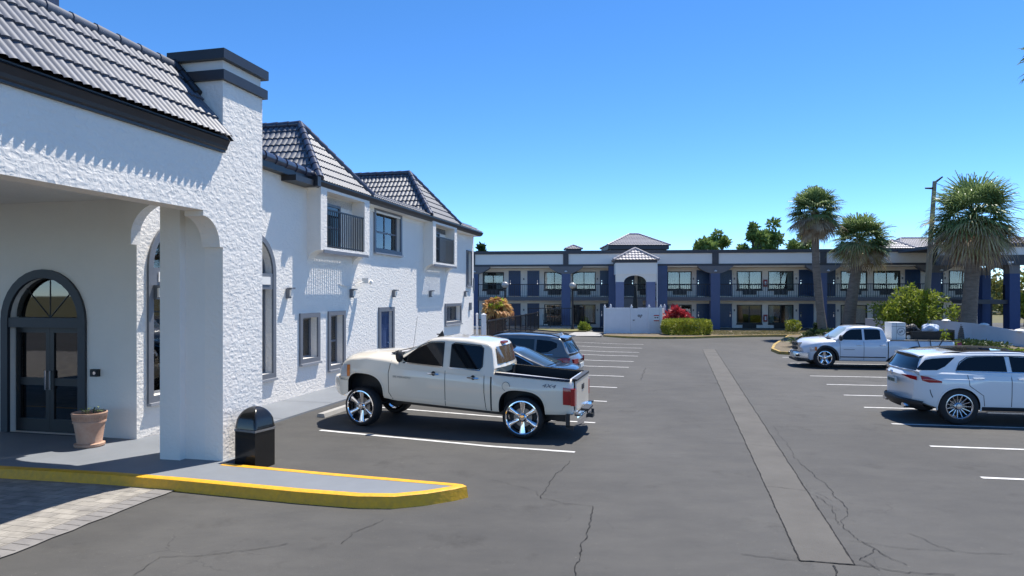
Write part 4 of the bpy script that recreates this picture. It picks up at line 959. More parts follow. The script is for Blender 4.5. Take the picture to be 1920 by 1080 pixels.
for nm,m,cnt,e0,e1,R_ in (('fronds',orange,44,-.25,1.2,1.0),('green_fronds',leaf_mat('fresh lime frond',(.25,.38,.02),(.55,.62,.05),1.5,transl=.5),9,.5,1.4,.9)):
    mb=MB()
    for i in range(cnt):
        az=random.uniform(0,6.28); el=random.uniform(e0,e1); d=Vector((math.cos(az)*math.cos(el),math.sin(az)*math.cos(el)-(.3 if nm!='fronds' else 0),math.sin(el)))
        fan_frond(mb,Vector((0,0,1.85)),d,.50,.75*R_,16,1.0,2.2,.05)
    mb.build(nm,m,po,fix=False)

# ================================================================== KERBS, BEDS AND WALKS NEAR THE MOTEL
def bed(name,pts,z,m,m_edge=None,edge=.15,kname='kerb'):
    mb=MB(); P=[Vector((p[0],p[1],z)) for p in pts]; mb.sheet(P); struct(name,mb,m)
    if m_edge:
        mb=MB(); n=len(P); cx=sum((p for p in P),Vector())/n
        O_=[p+(p-cx).normalized()*edge for p in P]; I_=P
        r0=[Vector((p.x,p.y,0)) for p in O_]+[Vector((O_[0].x,O_[0].y,0))]; r1=[Vector((p.x,p.y,z+.01)) for p in O_]; r1.append(r1[0]); r2=[Vector((p.x,p.y,z+.01)) for p in I_]; r2.append(r2[0])
        mb.grid([r0,r1,r2]); struct(kname,mb,m_edge,smooth=True,ang=40)
grass=mat('dry lawn grass',(.10,.12,.03),.95,col2=(.25,.20,.09),vscale=2.5,bump=.03,bscale=30)
dirt=mat('dry leaf litter soil',(.20,.15,.10),.95,col2=(.10,.085,.05),vscale=2.5,bump=.02,bscale=25)
FR=[G(1132,632),G(1180,634.5),G(1240,635.5),G(1300,635),G(1340,633.5),G(1400,632.2),G(1450,631.5),G(1489,631.5)]
bk=[MO+Mx*ms(1520,T_)+My*(T_-.1),MO+Mx*ms(1132,T_)+My*(T_-.1)]
bed('lawn_strip',[p.xy for p in FR]+[G(1530,634).xy]+[p.xy for p in bk],.10,dirt)
mb=MB(); P=[p.copy() for p in FR]
rows=[]
for dz,dy in ((0,-.02),(.13,0),(.13,.16),(.10,.17)): rows.append([Vector((p.x,p.y+dy,dz)) for p in P])
mb.grid(rows); struct('motel_kerb',mb,yellow_o,smooth=True)
random.seed(60)
mb=MB()
for i in range(5200):
    x=random.uniform(12,24); y=random.uniform(44.4,49.5); h=random.uniform(.03,.08); a=random.uniform(0,6.28); mb.add([(x-.02,y,.1),(x+.02,y,.1),(x+.03*math.cos(a),y+.03*math.sin(a),.1+h)],[(0,1,2)])
o=mb.build('lawn_grass',leaf_mat('straw grass blade',(.13,.14,.035),(.33,.27,.12),3),fix=False); tag(o,'sparse dry grass on the strip between the yellow kerb and motel','grass',kind='stuff')
# walkway at the foot of the motel
mb=MB(); mb.box(sl,sr,-.6,T_+.0,0,.035); o=mb.build('motel_walk',conc,loc=None); o.location=MO; o.rotation_euler=(0,0,MA); o['kind']='structure'
# right island with palms
isl=[G(1451,658),G(1465,664),G(1500,666),G(1560,665),G(1700,664),G(1800,672),G(1925,690),G(2000,690)]
ib=[G(2000,648),G(1800,632),G(1560,628),G(1480,632),G(1455,650)]
bed('palm_island',[p.xy for p in isl+ib],.12,dirt,yellow_o,.14,'island_kerb')
# concrete ramp and kerb at the pool gate, small lawn with curb
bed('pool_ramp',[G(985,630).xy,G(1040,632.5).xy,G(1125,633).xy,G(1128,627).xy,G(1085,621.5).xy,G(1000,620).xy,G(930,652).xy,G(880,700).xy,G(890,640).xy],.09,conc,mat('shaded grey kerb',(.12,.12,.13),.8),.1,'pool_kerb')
bed('pool_lawn',[G(1005,622).xy,G(1040,625).xy,G(1100,625).xy,G(1105,620).xy,G(1060,618).xy,G(1015,617).xy],.16,grass)
mb=MB(); mb.box(-4.5,6,52.2,54.0,0,.30); mb.box(-4.5,6,51.4,52.19,0,.28); struct('pool_deck',mb,conc)

# white vinyl enclosure
YE=46.0
enc=thing('white_enclosure',(bx(1186,YE),YE,.13),'white vinyl fence enclosure with gate, capped posts and two small signs at the yellow kerb','fence')
def exx(px): return bx(px,YE)-enc.location.x
vin=mat('white vinyl',(.70,.71,.73),.4,var=.06)
def ezz(py): return H-(py-HY)/F*YE-.13
zt0,zb0=ezz(578),ezz(625)
def vpanel(x0,x1,name,y=0,gap=0):
    mb=MB(); n=max(2,int((x1-x0)/.17)); dx=(x1-x0)/n
    for i in range(n): mb.box(x0+i*dx+.004,x0+(i+1)*dx-.004,y-.02,y+.02,zb0+.1,zt0-.08); mb.box(x0+i*dx-.004,x0+i*dx+.004,y-.014,y+.014,zb0+.1,zt0-.08)
    mb.box(x0,x1,y-.035,y+.035,zt0-.1,zt0); mb.box(x0,x1,y-.035,y+.035,zb0,zb0+.12); return mb.build(name,vin,enc)
for pa,pb,nm in ((1136,1182,'fence_panel'),(1186,1215,'gate_leaf'),(1219,1237,'fence_panel')): vpanel(exx(pa),exx(pb),nm)
mb=MB(); D_=2.6
for pz,dy in ((1134,0),(1184,0),(1217,0),(1239,0),(1145,D_),(1246,D_),(1190,D_)):
    mb=MB(); x=exx(pz) if dy==0 else bx(pz,YE+dy)-enc.location.x; mb.box(x-.07,x+.07,dy-.07,dy+.07,-.1,zt0+.09); mb.box(x-.09,x+.09,dy-.09,dy+.09,zt0+.09,zt0+.12); mb.lathe([(.07,zt0+.12),(.03,zt0+.17),(.05,zt0+.2),(.0,zt0+.26)],c=(x,dy,0),n=8); mb.build('fence_post',vin,enc)
mb=MB()
xl,xr=exx(1134),exx(1239); x2,x3=bx(1145,YE+D_)-enc.location.x,bx(1246,YE+D_)-enc.location.x
for (ax,ay,bx_,by_) in ((xl,0,x2,D_),(xr,0,x3,D_),(x2,D_,x3,D_)):
    n=14
    for i in range(n):
        p=Vector((lerp(ax,bx_,i/n),lerp(ay,by_,i/n),0)); q=Vector((lerp(ax,bx_,(i+.94)/n),lerp(ay,by_,(i+.94)/n),0)); mb.add([p+Vector((0,0,zb0)),q+Vector((0,0,zb0)),q+Vector((0,0,zt0)),p+Vector((0,0,zt0))],[(0,1,2,3)])
mb.build('side_panels',vin,enc)
def text(body,size,m,name,parent=None,loc=(0,0,0),rot=(PI/2,0,0),ext=.002,align='CENTER',off=None,shear=0,sx=1):
    c=bpy.data.curves.new(name,'FONT'); c.body=body; c.size=size; c.extrude=ext; c.align_x=align; c.align_y='CENTER'; c.resolution_u=2; c.shear=shear
    t=bpy.data.objects.new('tmp_text',c); col.objects.link(t); dg=bpy.context.evaluated_depsgraph_get(); me=bpy.data.meshes.new_from_object(t.evaluated_get(dg)); bpy.data.objects.remove(t); bpy.data.curves.remove(c)
    me.name=name; me.materials.clear(); me.materials.append(m); 
    if sx!=1:
        for v in me.vertices: v.co.x*=sx
    o=bpy.data.objects.new(name,me); col.objects.link(o); o.location=loc; o.rotation_euler=rot
    if parent is not None: o.parent=parent
    return o
mb=MB(); x=exx(1230.5); mb.box(x-.2,x+.2,-.06,-.045,ezz(602.5),ezz(590)); sg=mb.build('pool_rules_sign',white_p,enc)
mb=MB(); mb.box(x-.18,x+.18,-.066,-.0605,ezz(592.6),ezz(590.6)); mb.box(x-.18,x+.18,-.066,-.0605,ezz(602),ezz(600.2)); mb.build('sign_bands',mat('sign red',(.45,.03,.03),.5),sg)
mb=MB(); mb.box(x-.13,x-.04,-.066,-.0605,ezz(596.6),ezz(594.4)); mb.box(x+.03,x+.13,-.066,-.0605,ezz(596.6),ezz(594.4)); mb.box(x-.03,x+.03,-.066,-.0605,ezz(595.8),ezz(595.2)); mb.build('sign_pictogram',black,sg)
x=exx(1201); mb=MB(); mb.tube((x-.12,-.045,ezz(592)),(x-.12,-.035,ezz(592)),.09,n=16); mb.tube((x+.05,-.045,ezz(591.5)),(x+.05,-.035,ezz(591.5)),.07,n=16); mb.box(x-.05,x+.03,-.046,-.034,ezz(596),ezz(593)); mb.build('gate_emblem',mat('grey stencil paint',(.25,.25,.26),.6),enc)
# orange cones of debris are not there; thin gate latch
mb=MB(); mb.box(exx(1184)+.08,exx(1184)+.2,-.06,-.03,ezz(601),ezz(599.5)); mb.build('gate_latch',black,enc)

# white posts beside the office corner
for k,(px,wd,Yc) in enumerate(((894.5,.10,33.0),(907,.22,32.2))):
    t=thing('gate_post',(bx(px,Yc),Yc,0),['slim white post nearest the far corner of the office building','wide white gate post between the office corner and the dark pool fence'][k],'post','white vinyl gate posts')
    mb=MB(); mb.box(-wd/2,wd/2,-wd/2,wd/2,0,1.75); mb.build('post_shaft',vin,t); mb=MB(); mb.box(-wd/2-.015,wd/2+.015,-wd/2-.015,wd/2+.015,1.75,1.78); mb.add([(-wd/2,-wd/2,1.78),(wd/2,-wd/2,1.78),(wd/2,wd/2,1.78),(-wd/2,wd/2,1.78),(0,0,1.85)],[(0,1,4),(1,2,4),(2,3,4),(3,0,4)]); mb.build('post_cap',vin,t)
t=thing('vinyl_gate',(bx(900.5,33.4),33.4,0),'narrow dark gap gate of thin bars between the two white posts','gate')
mb=MB(); 
for i in range(4): x=-.13+.085*i; mb.box(x-.012,x+.012,-.01,.01,.1,1.5)
mb.build('bars',black,t); mb=MB(); mb.box(-.15,.15,-.015,.015,1.48,1.52); mb.build('top_rail',black,t)
# black pool fences
def metal_fence(p,q,z0,z1,label,name='pool_fence',post=1.9,pick=.17,pr=.009):
    p=Vector((p[0],p[1],0)); q=Vector((q[0],q[1],0)); L=(q-p).length; d=(q-p)/L; t=thing(name,p,label,'fence','dark metal pool fences',rz=math.atan2(d.y,d.x))
    mb=MB(); mb.box(0,L,-.03,.03,z1-.06,z1); mb.box(0,L,-.02,.02,z0+.08,z0+.12); n=int(L/pick)
    for i in range(n): x=(i+.5)*L/n; mb.box(x-pr,x+pr,-pr,pr,z0+.1,z1-.05)
    mb.build('fence_panel',black,t); k=max(1,round(L/post))
    for i in range(k+1): mb=MB(); x=L*i/k; mb.box(x-.035,x+.035,-.035,.035,z0,z1+.03); mb.build('fence_post',black,t)
brown=mat('dark bronze fence paint',(.035,.028,.025),.5)
metal_fence((bx(914,34),34),(bx(1010,51)-.0,51),0,1.42,'dark bronze fence running back from the white gate post towards the pool deck')
metal_fence((bx(990,51.5),51.5),(bx(1074,51.5),51.5),.28,1.72,'dark railing across the front of the pool deck behind the globe lamps')
metal_fence((bx(1074.5,51.5),51.5),(bx(1090,56),54.6),.28,1.72,'short dark railing turning back from the globe lamp towards the motel wall')
# patio table with orange top and umbrella, chairs
def patio(px,Y,z,label):
    t=thing('patio_table',(bx(px,Y),Y,z),label,'table'); mb=MB(); mb.lathe([(0,.70),(.45,.70),(.45,.74),(0,.74)],n=18); mb.build('table_top',mat('rust orange table top',(.42,.14,.05),.5),t)
    mb=MB(); mb.tube((0,0,0),(0,0,.7),.03); mb.lathe([(0,0),(.22,.0),(.22,.03),(0,.04)],n=12); mb.build('pedestal',black,t)
patio(1035,52.8,.30,'round rust orange patio table on the deck behind the pool railing')
for k,(px,Y) in enumerate(((1024,53.2),(1046,53.3))):
    t=thing('patio_chair',(bx(px,Y),Y,.30),['dark patio chair on the left side of the orange table','dark patio chair on the right side of the orange table'][k],'chair','patio chairs'); s=1 if k==0 else -1
    mb=MB(); mb.box(-.22,.22,-.22,.22,.42,.45); mb.build('seat',brown,t); mb=MB(); mb.box(-.24*s-.015,-.24*s+.015,-.22,.22,.45,.88); mb.build('backrest',brown,t)
    for x in (-.2,.2):
        for y in (-.2,.2): mb=MB(); mb.tube((x,y,0),(x,y,.43),.014,n=6); mb.build('leg',brown,t)
t=thing('closed_umbrella',(bx(1191,47.6),47.6,0),'closed dark patio umbrella standing behind the white enclosure gate','umbrella')
mb=MB(); mb.tube((0,0,0),(0,0,3.5),.025); mb.build('pole',black,t); mb=MB(); mb.lathe([(.0,1.5),(.20,1.55),(.16,2.2),(.09,3.0),(.03,3.45),(0,3.5)],n=8,sx=1); mb.build('folded_canopy',mat('dark green umbrella cloth',(.012,.016,.016),.9),t)
# globe lamps
def globe(px,Y,ztop,label,fst=None):
    t=thing('globe_lamp',(bx(px,Y),Y,0),label,'lamp post','dark posts with globe lamps'); mb=MB(); mb.lathe([(0,0),(.14,0),(.13,.25),(.08,.35),(.065,ztop-.5),(.09,ztop-.45),(.05,ztop-.4),(.12,ztop-.2),(0,ztop-.2)],n=12); mb.build('post',brown,t,smooth=True)
    mb=MB(); mb.lathe([(0,-.25),(.14,-.22),(.24,-.1),(.26,0),(.22,.12),(.12,.2),(0,.23)],c=(0,0,ztop),n=18); mb.build('globe',mat('pearly lamp globe',(.42,.40,.37),.25,coat=.4),t,smooth=True)
globe(947,50,3.45,'globe lamp on dark post behind the orange palm'); globe(1073.5,50.6,3.40,'globe lamp on tall dark post at the corner of the pool railing')
# concrete light pole
YL=43.6
t=thing('light_pole',(bx(1733,YL),YL,0),'tall leaning concrete light pole with two flat lamp heads behind the white pickup','light pole')
def lp(px,py,dy=0): return Vector(((px-960)/F*(YL+dy)-t.location.x,dy,H-(py-HY)/F*YL))
mb=MB(); A=lp(1733,640);A.z=0;B=lp(1752.5,340); mb.tube(A,B,.22,.12,12); mb.build('pole',mat('weathered concrete pole',(.30,.26,.20),.9,var=.3,vscale=1.5,bump=.01,bscale=20),t,smooth=True)
mb=MB(); 
for c,d,r_ in ((lp(1743,353),Vector((-1,0,.02)),.0),(lp(1760,337),Vector((.7,-.3,.62)),.0)):
    mb=MB(); d.normalize(); mb.tube(B-Vector((0,0,.3)),c-d*.1,.03,n=6); mb.tube(c-d*.28,c+d*.28,.075,.05,8); mb.build('lamp_head',brown,t)
t=thing('overhead_cable',B+t.location,'thin black cable running from the lamp pole top towards the right edge','cable')
mb=MB(); e1=Vector(((1960-960)/F*41,41,H-(398-HY)/F*41))-t.location; mb.path([(0,0,-.1)]+[tuple(e1*k+Vector((0,0,-.1-.5*k*(1-k)*4*.35))) for k in (.2,.4,.6,.8,1)],.018,5); mb.build('cable_line',black,t)
# low white wall at right with cap stones, and two short pieces by the motel
def wall_run(name,P,hts,th,label,m,capbumps=True):
    p0=Vector((P[0][0],P[0][1],0)); t=thing(name,p0,label,'wall'); mb=MB(); rows=[]
    for (x,y),h in zip(P,hts): rows.append([Vector((x,y,0))-p0,Vector((x,y,h))-p0,Vector((x,y+th,h))-p0,Vector((x,y+th,0))-p0])
    mb.grid(rows); mb.add(rows[0],[(0,1,2,3)]); mb.add(rows[-1],[(0,1,2,3)]); mb.build('wall_body',m,t)
    if capbumps:
        for i in range(1,int(sum(((Vector(P[k+1])-Vector(P[k])).length for k in range(len(P)-1)))/3.3)+1):
            L=i*3.3-1.4; acc=0
            for k in range(len(P)-1):
                l=(Vector(P[k+1])-Vector(P[k])).length
                if acc+l>=L:
                    f=(L-acc)/l; x=lerp(P[k][0],P[k+1][0],f); y=lerp(P[k][1],P[k+1][1],f)+th/2; h=lerp(hts[k],hts[k+1],f); mb=MB(); mb.lathe([(0,0),(.24,0),(.24,.04),(.15,.1),(0,.13)],c=(x-p0.x,y-p0.y,h-.005),n=10); mb.build('cap_dome',white_p,t,smooth=True); break
                acc+=l
wallm=mat('whitewashed garden wall',(.70,.68,.68),.85,var=.08,vscale=.8,bump=.004,bscale=15)
def wz(py,Y): return H-(py-HY)/F*Y
wall_run('garden_wall',[(bx(1735,42.5),42.5),(bx(1826,38.5),38.5),(bx(1925,33.6),33.6),(bx(2020,29.5),29.5)],[wz(599,42.5),wz(606,38.5),wz(623,33.6),wz(640,29.5)],.2,'long low white garden wall with domed caps running out at the right edge',wallm)
wall_run('garden_wall',[(bx(1625,46.5),46.5),(bx(1735,42.6),42.6)],[wz(597,46.5),wz(599,42.6)],.2,'short low white wall between the second palm and the bushy tree',wallm,False)
wall_run('boundary_wall',[(58,78),(100,70)],[wz(596,78),wz(596,70)],.2,'white boundary wall seen through the end pavilion below the wood',wallm,False)

# ================================================================== VEHICLES
def interp(tab,x):
    if x<=tab[0][0]: return tab[0][1]
    for (x0,y0),(x1,y1) in zip(tab,tab[1:]):
        if x<=x1: return y0+(y1-y0)*(x-x0)/(x1-x0)
    return tab[-1][1]
def smooth_tab(tab,x,h=.05):
    return (interp(tab,x-h)+2*interp(tab,x)+interp(tab,x+h)+interp(tab,x-h/2)*2+interp(tab,x+h/2)*2)/8
class Car:
    def __init__(s,name,label,cat,loc,ang,spec,paint,pitch=0,group=None,pivot=0):
        s.t=thing(name,(loc[0],loc[1],0),label,cat,group,rz=ang); s.S=spec; s.paint=paint; s.pitch=pitch; s.hx=spec.get('h',.05)
        s.L0=spec['x'][0]; s.L1=spec['x'][1]
    def w(s,x): return smooth_tab(s.S['hw'],x,s.hx)
    def bot(s,x): return smooth_tab(s.S['bot'],x,s.hx*.6)
    def sh(s,x): return smooth_tab(s.S['sh'],x,s.hx)
    def top(s,x): return smooth_tab(s.S['top'],x,s.hx)
    def section(s,x):
        zb,zs,zt,w_=s.bot(x),s.sh(x),s.top(x),s.w(x); h=zs-zb; cz=s.S.get('crease',.62)
        e=s.S.get('edge',.05)
        fl=0
        for ax,ar in s.S.get('flare',[]):
            q=abs(x-ax)/(ar+.14)
            if q<1: fl=max(fl,(1-q*q)*s.S.get('flarew',.03))
        return [(0,zb),(.5*w_,zb),(.86*w_,zb),(.935*w_,zb+.02),(.962*w_,zb+.07),(.978*w_+fl*.4,zb+.22*h),(.992*w_+fl*.8,zb+.42*h),(1.0*w_+fl*.9,zb+cz*h-.02),(.996*w_+fl*.7,zb+cz*h+.02),(.985*w_+fl*.2,zb+.84*h),(.972*w_,zs-e*.9),(.955*w_,zs-e*.4),(.93*w_,zs-e*.1),(.89*w_,zs+.10*(zt-zs)),(.72*w_,zs+.62*(zt-zs)),(.4*w_,zs+.92*(zt-zs)),(0,zt)]
    def sy(s,x,z):
        sec=s.section(x)[3:13]
        if z<=sec[0][1]: return sec[0][0]
        for (y0,z0),(y1,z1) in zip(sec,sec[1:]):
            if z<=z1 and z1>z0: return y0+(y1-y0)*(z-z0)/(z1-z0)
        return sec[-1][0]
    def T(s,z): return s.S['gw']-(z-s.S['gz'])*s.S.get('tum',.32)
    def xf(s,v,warp=True):
        x,y,z=v
        if warp:
            yy=min(1.2,abs(y)/s.S['W']); k=yy**2.4
            c=s.S.get('nose',.22); xe=s.L1-.9
            if x>xe: x-= c*k*min(1,((x-xe)/.9))**1.5
            c=s.S.get('tail',.12); xe=s.L0+.7
            if x<xe: x+= c*k*min(1,((xe-x)/.7))**1.5
        if s.pitch: z+=x*math.tan(s.pitch)*(s.S.get('sc',1))
        k=s.S.get('sc',1); return (x*k,y*k,z)
    def put(s,mb,name,m,warp=True,parent=None,smooth=True,ang=38,**k):
        mb.v=[s.xf(v,warp) for v in mb.v]; return mb.build(name,m,parent or s.t,smooth=smooth,ang=ang,**k)
    def body(s,extra_cuts=(),n=110):
        xs=[s.L0+(s.L1-s.L0)*i/n for i in range(n+1)]; mb=MB(); rings=[]
        for i,x in enumerate(xs):
            sec=s.section(x)
            # round the two ends in
            de=min(x-s.L0,s.L1-x); k=1-.10*max(0,1-de/.10)**2
            zc=(s.bot(x)+s.sh(x))/2; kz=1-.10*max(0,1-de/.07)**2
            sec=[(y*k,zc+(z-zc)*kz) for y,z in sec]
            full=[(x,y,z) for y,z in sec]+[(x,-y,z) for y,z in sec[1:-1][::-1]]; rings.append(full)
        m=len(rings[0]); vs=[p for r in rings for p in r]; fs=[]
        for i in range(n):
            for j in range(m): k=(j+1)%m; fs.append((i*m+j,i*m+k,(i+1)*m+k,(i+1)*m+j))
        fs+=[tuple(range(m)),tuple(range(n*m,(n+1)*m))]
        mb.add(vs,fs); mb.mi=[0]*len(fs)
        b=mb.build('body',[s.paint,blackp],s.t,smooth=False)
        cm=[]
        for ax,ar,az,sq in s.S['arches']:
            for sg in (1,-1):
                c=MB(); P=[]
                for i in range(28):
                    t=2*PI*i/28; ct,st=math.cos(t),math.sin(t); P.append((ax+ar*math.copysign(abs(ct)**sq,ct),az+ar*s.S.get('archh',1)*math.copysign(abs(st)**sq,st)))
                y0,y1=(s.S['W']-.40,s.S['W']+.3) if sg>0 else (-s.S['W']-.3,-s.S['W']+.40)
                nn=28; vs=[(p[0],y0,p[1]) for p in P]+[(p[0],y1,p[1]) for p in P]; fs=[(i,(i+1)%nn,nn+(i+1)%nn,nn+i) for i in range(nn)]+[tuple(range(nn)),tuple(range(nn,2*nn))]
                c.add(vs,fs); cm.append(c)
        for e in extra_cuts: c=MB(); c.box(*e); cm.append(c)
        objs=[]
        for c in cm:
            o=c.build('cut',[blackp,blackp],s.t); 
            for p in o.data.polygons: p.material_index=1
            o.data.materials[0]=s.paint
            md=b.modifiers.new('b','BOOLEAN'); md.operation='DIFFERENCE'; md.solver='EXACT'; md.object=o; objs.append(o)
        bpy.context.view_layer.update(); dg=bpy.context.evaluated_depsgraph_get(); me=bpy.data.meshes.new_from_object(b.evaluated_get(dg)); b.modifiers.clear(); old=b.data; b.data=me; me.name='body'
        for o in objs: bpy.data.objects.remove(o)
        for v in me.vertices: v.co=Vector(s.xf(v.co))
        bm=bmesh.new(); bm.from_mesh(me); bmesh.ops.remove_doubles(bm,verts=bm.verts,dist=.0005)
        for f in bm.faces: f.smooth=True
        for e in bm.edges:
            if len(e.link_faces)==2 and (e.calc_face_angle(0)>math.radians(32) or e.link_faces[0].material_index!=e.link_faces[1].material_index): e.smooth=False
        bm.to_mesh(me); bm.free()
        s.bodyo=b; return b
    def R(s,x): return smooth_tab(s.S['roof'],x,.05)
    def gsec(s,x):
        z0=s.S['gz']-.06; R=max(s.R(x),z0+.02); k=min(1,(R-z0)/.28); R1=R-.085*k; T=s.T
        return [(T(z0),z0),(T((z0+R1)/2),(z0+R1)/2),(T(R1),R1),(T(R1)-.018*k,R1+.035*k),(T(R1)-.06*k,R1+.058*k),(T(R1)-.14*k,R1+.072*k),(T(R1)*.45,R-.006),(0,R)]
    def cabin(s,name='cabin',n=70):
        x0,x1=s.S['gx']; mb=MB(); rows=[]
        for i in range(n+1):
            x=x0+(x1-x0)*i/n; sec=s.gsec(x); rows.append([(x,y,z) for y,z in sec]+[(x,-y,z) for y,z in sec[:-1][::-1]])
        mb.grid(rows); mb.add([p for p in rows[0]],[tuple(range(len(rows[0])))]); mb.add([p for p in rows[-1]],[tuple(range(len(rows[-1])))])
        # thicken: plan curvature on windscreens
        def cv(v):
            x,y,z=v; kx=0
            if x>s.S['wsx'][0]-.1: kx=-.16*(abs(y)/.75)**2.2*min(1,(x-s.S['wsx'][0]+.1)/.3)
            if x<s.S['rwx'][1]+.1: kx=.08*(abs(y)/.75)**2.2*min(1,(s.S['rwx'][1]+.1-x)/.3)
            return (x+kx,y,z)
        s.cv=cv; mb.v=[cv(v) for v in mb.v]
        return s.put(mb,name,s.paint,warp=False)
    def screen(s,x0,x1,name,m,off=.008,e=.10,vis=(0,1)):
        mb=MB(); rows=[]
        for i in range(13):
            x=lerp(x0,x1,i/12); R=s.R(x)+off; k=min(1,(R-s.S['gz']+.06)/.28); ww=s.T(R-.085*k)-e*(.75+.25*k); r=[]
            for j in range(17):
                q=-1+2*j/16; y=q*ww; zz_=R-.055*k*abs(q)**6-.02*abs(q)**3*0; r.append(s.cv((x,y,zz_)))
            rows.append(r)
        mb.grid(rows); 
        o=s.put(mb,name,m,warp=False); o['label']=None if False else o.get('label',''); 
        del o['label']; return o
    def side(s,tops,bots,name,m,off=.006,sides=(1,-1),surf='g',n=24,parent=None,thick=0):
        """panel bounded by top and bottom curves over x, laid on the greenhouse (g) or body (b) side"""
        out=[]
        for sg in sides:
            x0,x1=tops[0][0],tops[-1][0]; rows=[]
            for i in range(n+1):
                x=lerp(x0,x1,i/n); a,b=interp(bots,x),interp(tops,x); r=[]
                for j in range(7):
                    z=lerp(a,b,j/6); y=(s.T(z) if surf=='g' else s.sy(x,z))+off; r.append((x,sg*y,z))
                rows.append(r)
            mb=MB(); mb.grid(rows)
            if surf=='g': mb.v=[s.cv(v) if (v[0]>s.S['wsx'][0] ) and False else v for v in mb.v]
            out.append(s.put(mb,name,m,warp=(surf=='b'),parent=parent))
        return out
    def ribbon(s,pts,wd,name,m,off=.004,surf='b',sides=(1,-1),parent=None,step=.05):
        for sg in sides:
            P=[]
            for a,b in zip(pts,pts[1:]):
                L=math.dist(a,b); k=max(1,int(L/step))
                for i in range(k): P.append((lerp(a[0],b[0],i/k),lerp(a[1],b[1],i/k)))
            P.append(pts[-1]); rows=[]
            for i,p in enumerate(P):
                q=P[min(i+1,len(P)-1)]; r=P[max(i-1,0)]; d=Vector((q[0]-r[0],q[1]-r[1])).normalized(); nx,nz=-d.y*wd/2,d.x*wd/2; row=[]
                for k,(oo) in ((-1,0),(-1,off),(1,off),(1,0)):
                    x,z=p[0]+k*nx,p[1]+k*nz; y=(s.T(z) if surf=='g' else s.sy(x,z))+oo; row.append((x,sg*y,z))
                rows.append(row)
            mb=MB(); mb.grid(rows); s.put(mb,name,m,warp=(surf=='b'),parent=parent,ang=30)
    def wheel(s,x,y,r,rr,wd,style,rimm=chrome,steer=0):
        sg=1 if y>0 else -1
        o=MB(); n=40
        prof=[(rr-.01,-wd/2+.02),(rr+.0,-wd/2),(rr+.02,-wd/2-.005),(r-.03,-wd/2+.005),(r-.008,-wd/2+.03),(r,-wd/2+.06),(r,wd/2-.06),(r-.008,wd/2-.03),(r-.03,wd/2-.005),(rr+.02,wd/2+.005),(rr,wd/2),(rr-.01,wd/2-.02)]
        o.lathe(prof,n=n,axis='y')
        # tread grooves
        w_=o.build('wheel',rubber,s.t,smooth=True,ang=50); w_.location=(x,y,r)
        if steer: w_.rotation_euler=(0,0,steer)
        f=MB(); yo=sg*(wd/2)
        f.lathe([(rr,yo*.98),(rr-.018,yo*1.0),(rr-.03,yo*.9),(rr-.04,yo*.35),(rr-.05,-yo*.9)],n=n,axis='y')
        def spoke(a,w0,w1,r0,r1,y0,y1,th=.02):
            ca,sa=math.cos(a),math.sin(a); d=Vector((ca,0,sa)); t=Vector((-sa,0,ca)); vs=[]
            for rr_,ww,yy in ((r0,w0,y0),(lerp(r0,r1,.5),lerp(w0,w1,.35),lerp(y0,y1,.35)),(r1,w1,y1)):
                c=d*rr_; 
                for q,dy in ((-1,-.4),(-.55,0),(.55,0),(1,-.4)): v=c+t*q*ww; vs.append(Vector((v.x,sg*(yy+dy*th),v.z)))
                for q in (1,-1): v=c+t*q*ww; vs.append(Vector((v.x,sg*(yy-th*1.6),v.z)))
            fs=[]
            for i in range(2):
                for j in range(6): k=(j+1)%6; fs.append((i*6+j,i*6+k,(i+1)*6+k,(i+1)*6+j))
            f.add(vs,fs)
        yf=wd/2-.02
        if style=='six':
            for k in range(6):
                spoke(PI/2+k*PI/3,.028,.058,.05,rr-.02,yf-.035,yf-.012,.03)
        elif style=='five':
            for k in range(5): spoke(PI/2+k*2*PI/5,.035,.05,.05,rr-.02,yf-.05,yf-.005,.03)
        elif style=='many':
            for k in range(15): spoke(k*2*PI/15,.010,.011,.05,rr-.015,yf-.05,yf-.01,.012)
        elif style=='ten':
            for k in range(10): spoke(k*2*PI/10+(.12 if k%2 else -.12),.014,.022,.05,rr-.015,yf-.045,yf-.01,.016)
        f.lathe([(.085,sg*(yf-.06)),(.08,sg*(yf-.03)),(.055,sg*(yf-.015)),(.05,sg*(yf-.0)),(0,sg*(yf+.003))],n=20,axis='y')
        ri=f.build('rim',rimm,w_,smooth=True,ang=35)
        d=MB(); d.lathe([(rr-.06,-sg*.02),(0,-sg*.02)],n=24,axis='y'); d.build('brake_well',blackp,w_)
        d=MB(); d.lathe([(rr*.55,sg*.01),(rr*.55,sg*.03),(.05,sg*.03)],n=24,axis='y'); d.build('brake_disc',mat('brake steel',(.25,.24,.23),.4,metal=1),w_)
        if style in('six','five'):
            d=MB()
            for k in range(6): a=k*PI/3; d.tube((.065*math.cos(a),sg*(yf-.02),.065*math.sin(a)),(.065*math.cos(a),sg*(yf+.004),.065*math.sin(a)),.008,n=6)
            d.build('wheel_nuts',blackp,w_)
        return w_
    def mirror(s,x,z,m,sides=(1,-1),sz=(.10,.11,.16)):
        for sg in sides:
            mb=MB(); y=s.T(z)
            mb.tube((x,sg*(y-.02),z-.02),(x+.01,sg*(y+.12),z+.0),.022,n=6)
            K=8; rows=[]
            for i in range(K+1):
                t=i/K; k=math.sin(PI*min(1,.12+t*.8))**.5
                rows.append([(x+.02+sz[0]*(.1*t)+sz[0]*.5*k*math.cos(2*PI*j/12),sg*(y+.06+t*sz[2]*1.3),z+.03+sz[1]*k*math.sin(2*PI*j/12)*.8) for j in range(13)])
            mb.grid(rows); mb.add(rows[-1][:12],[tuple(range(12))]); mb.add(rows[0][:12],[tuple(range(12))])
            o=s.put(mb,'side_mirror',m,warp=False)
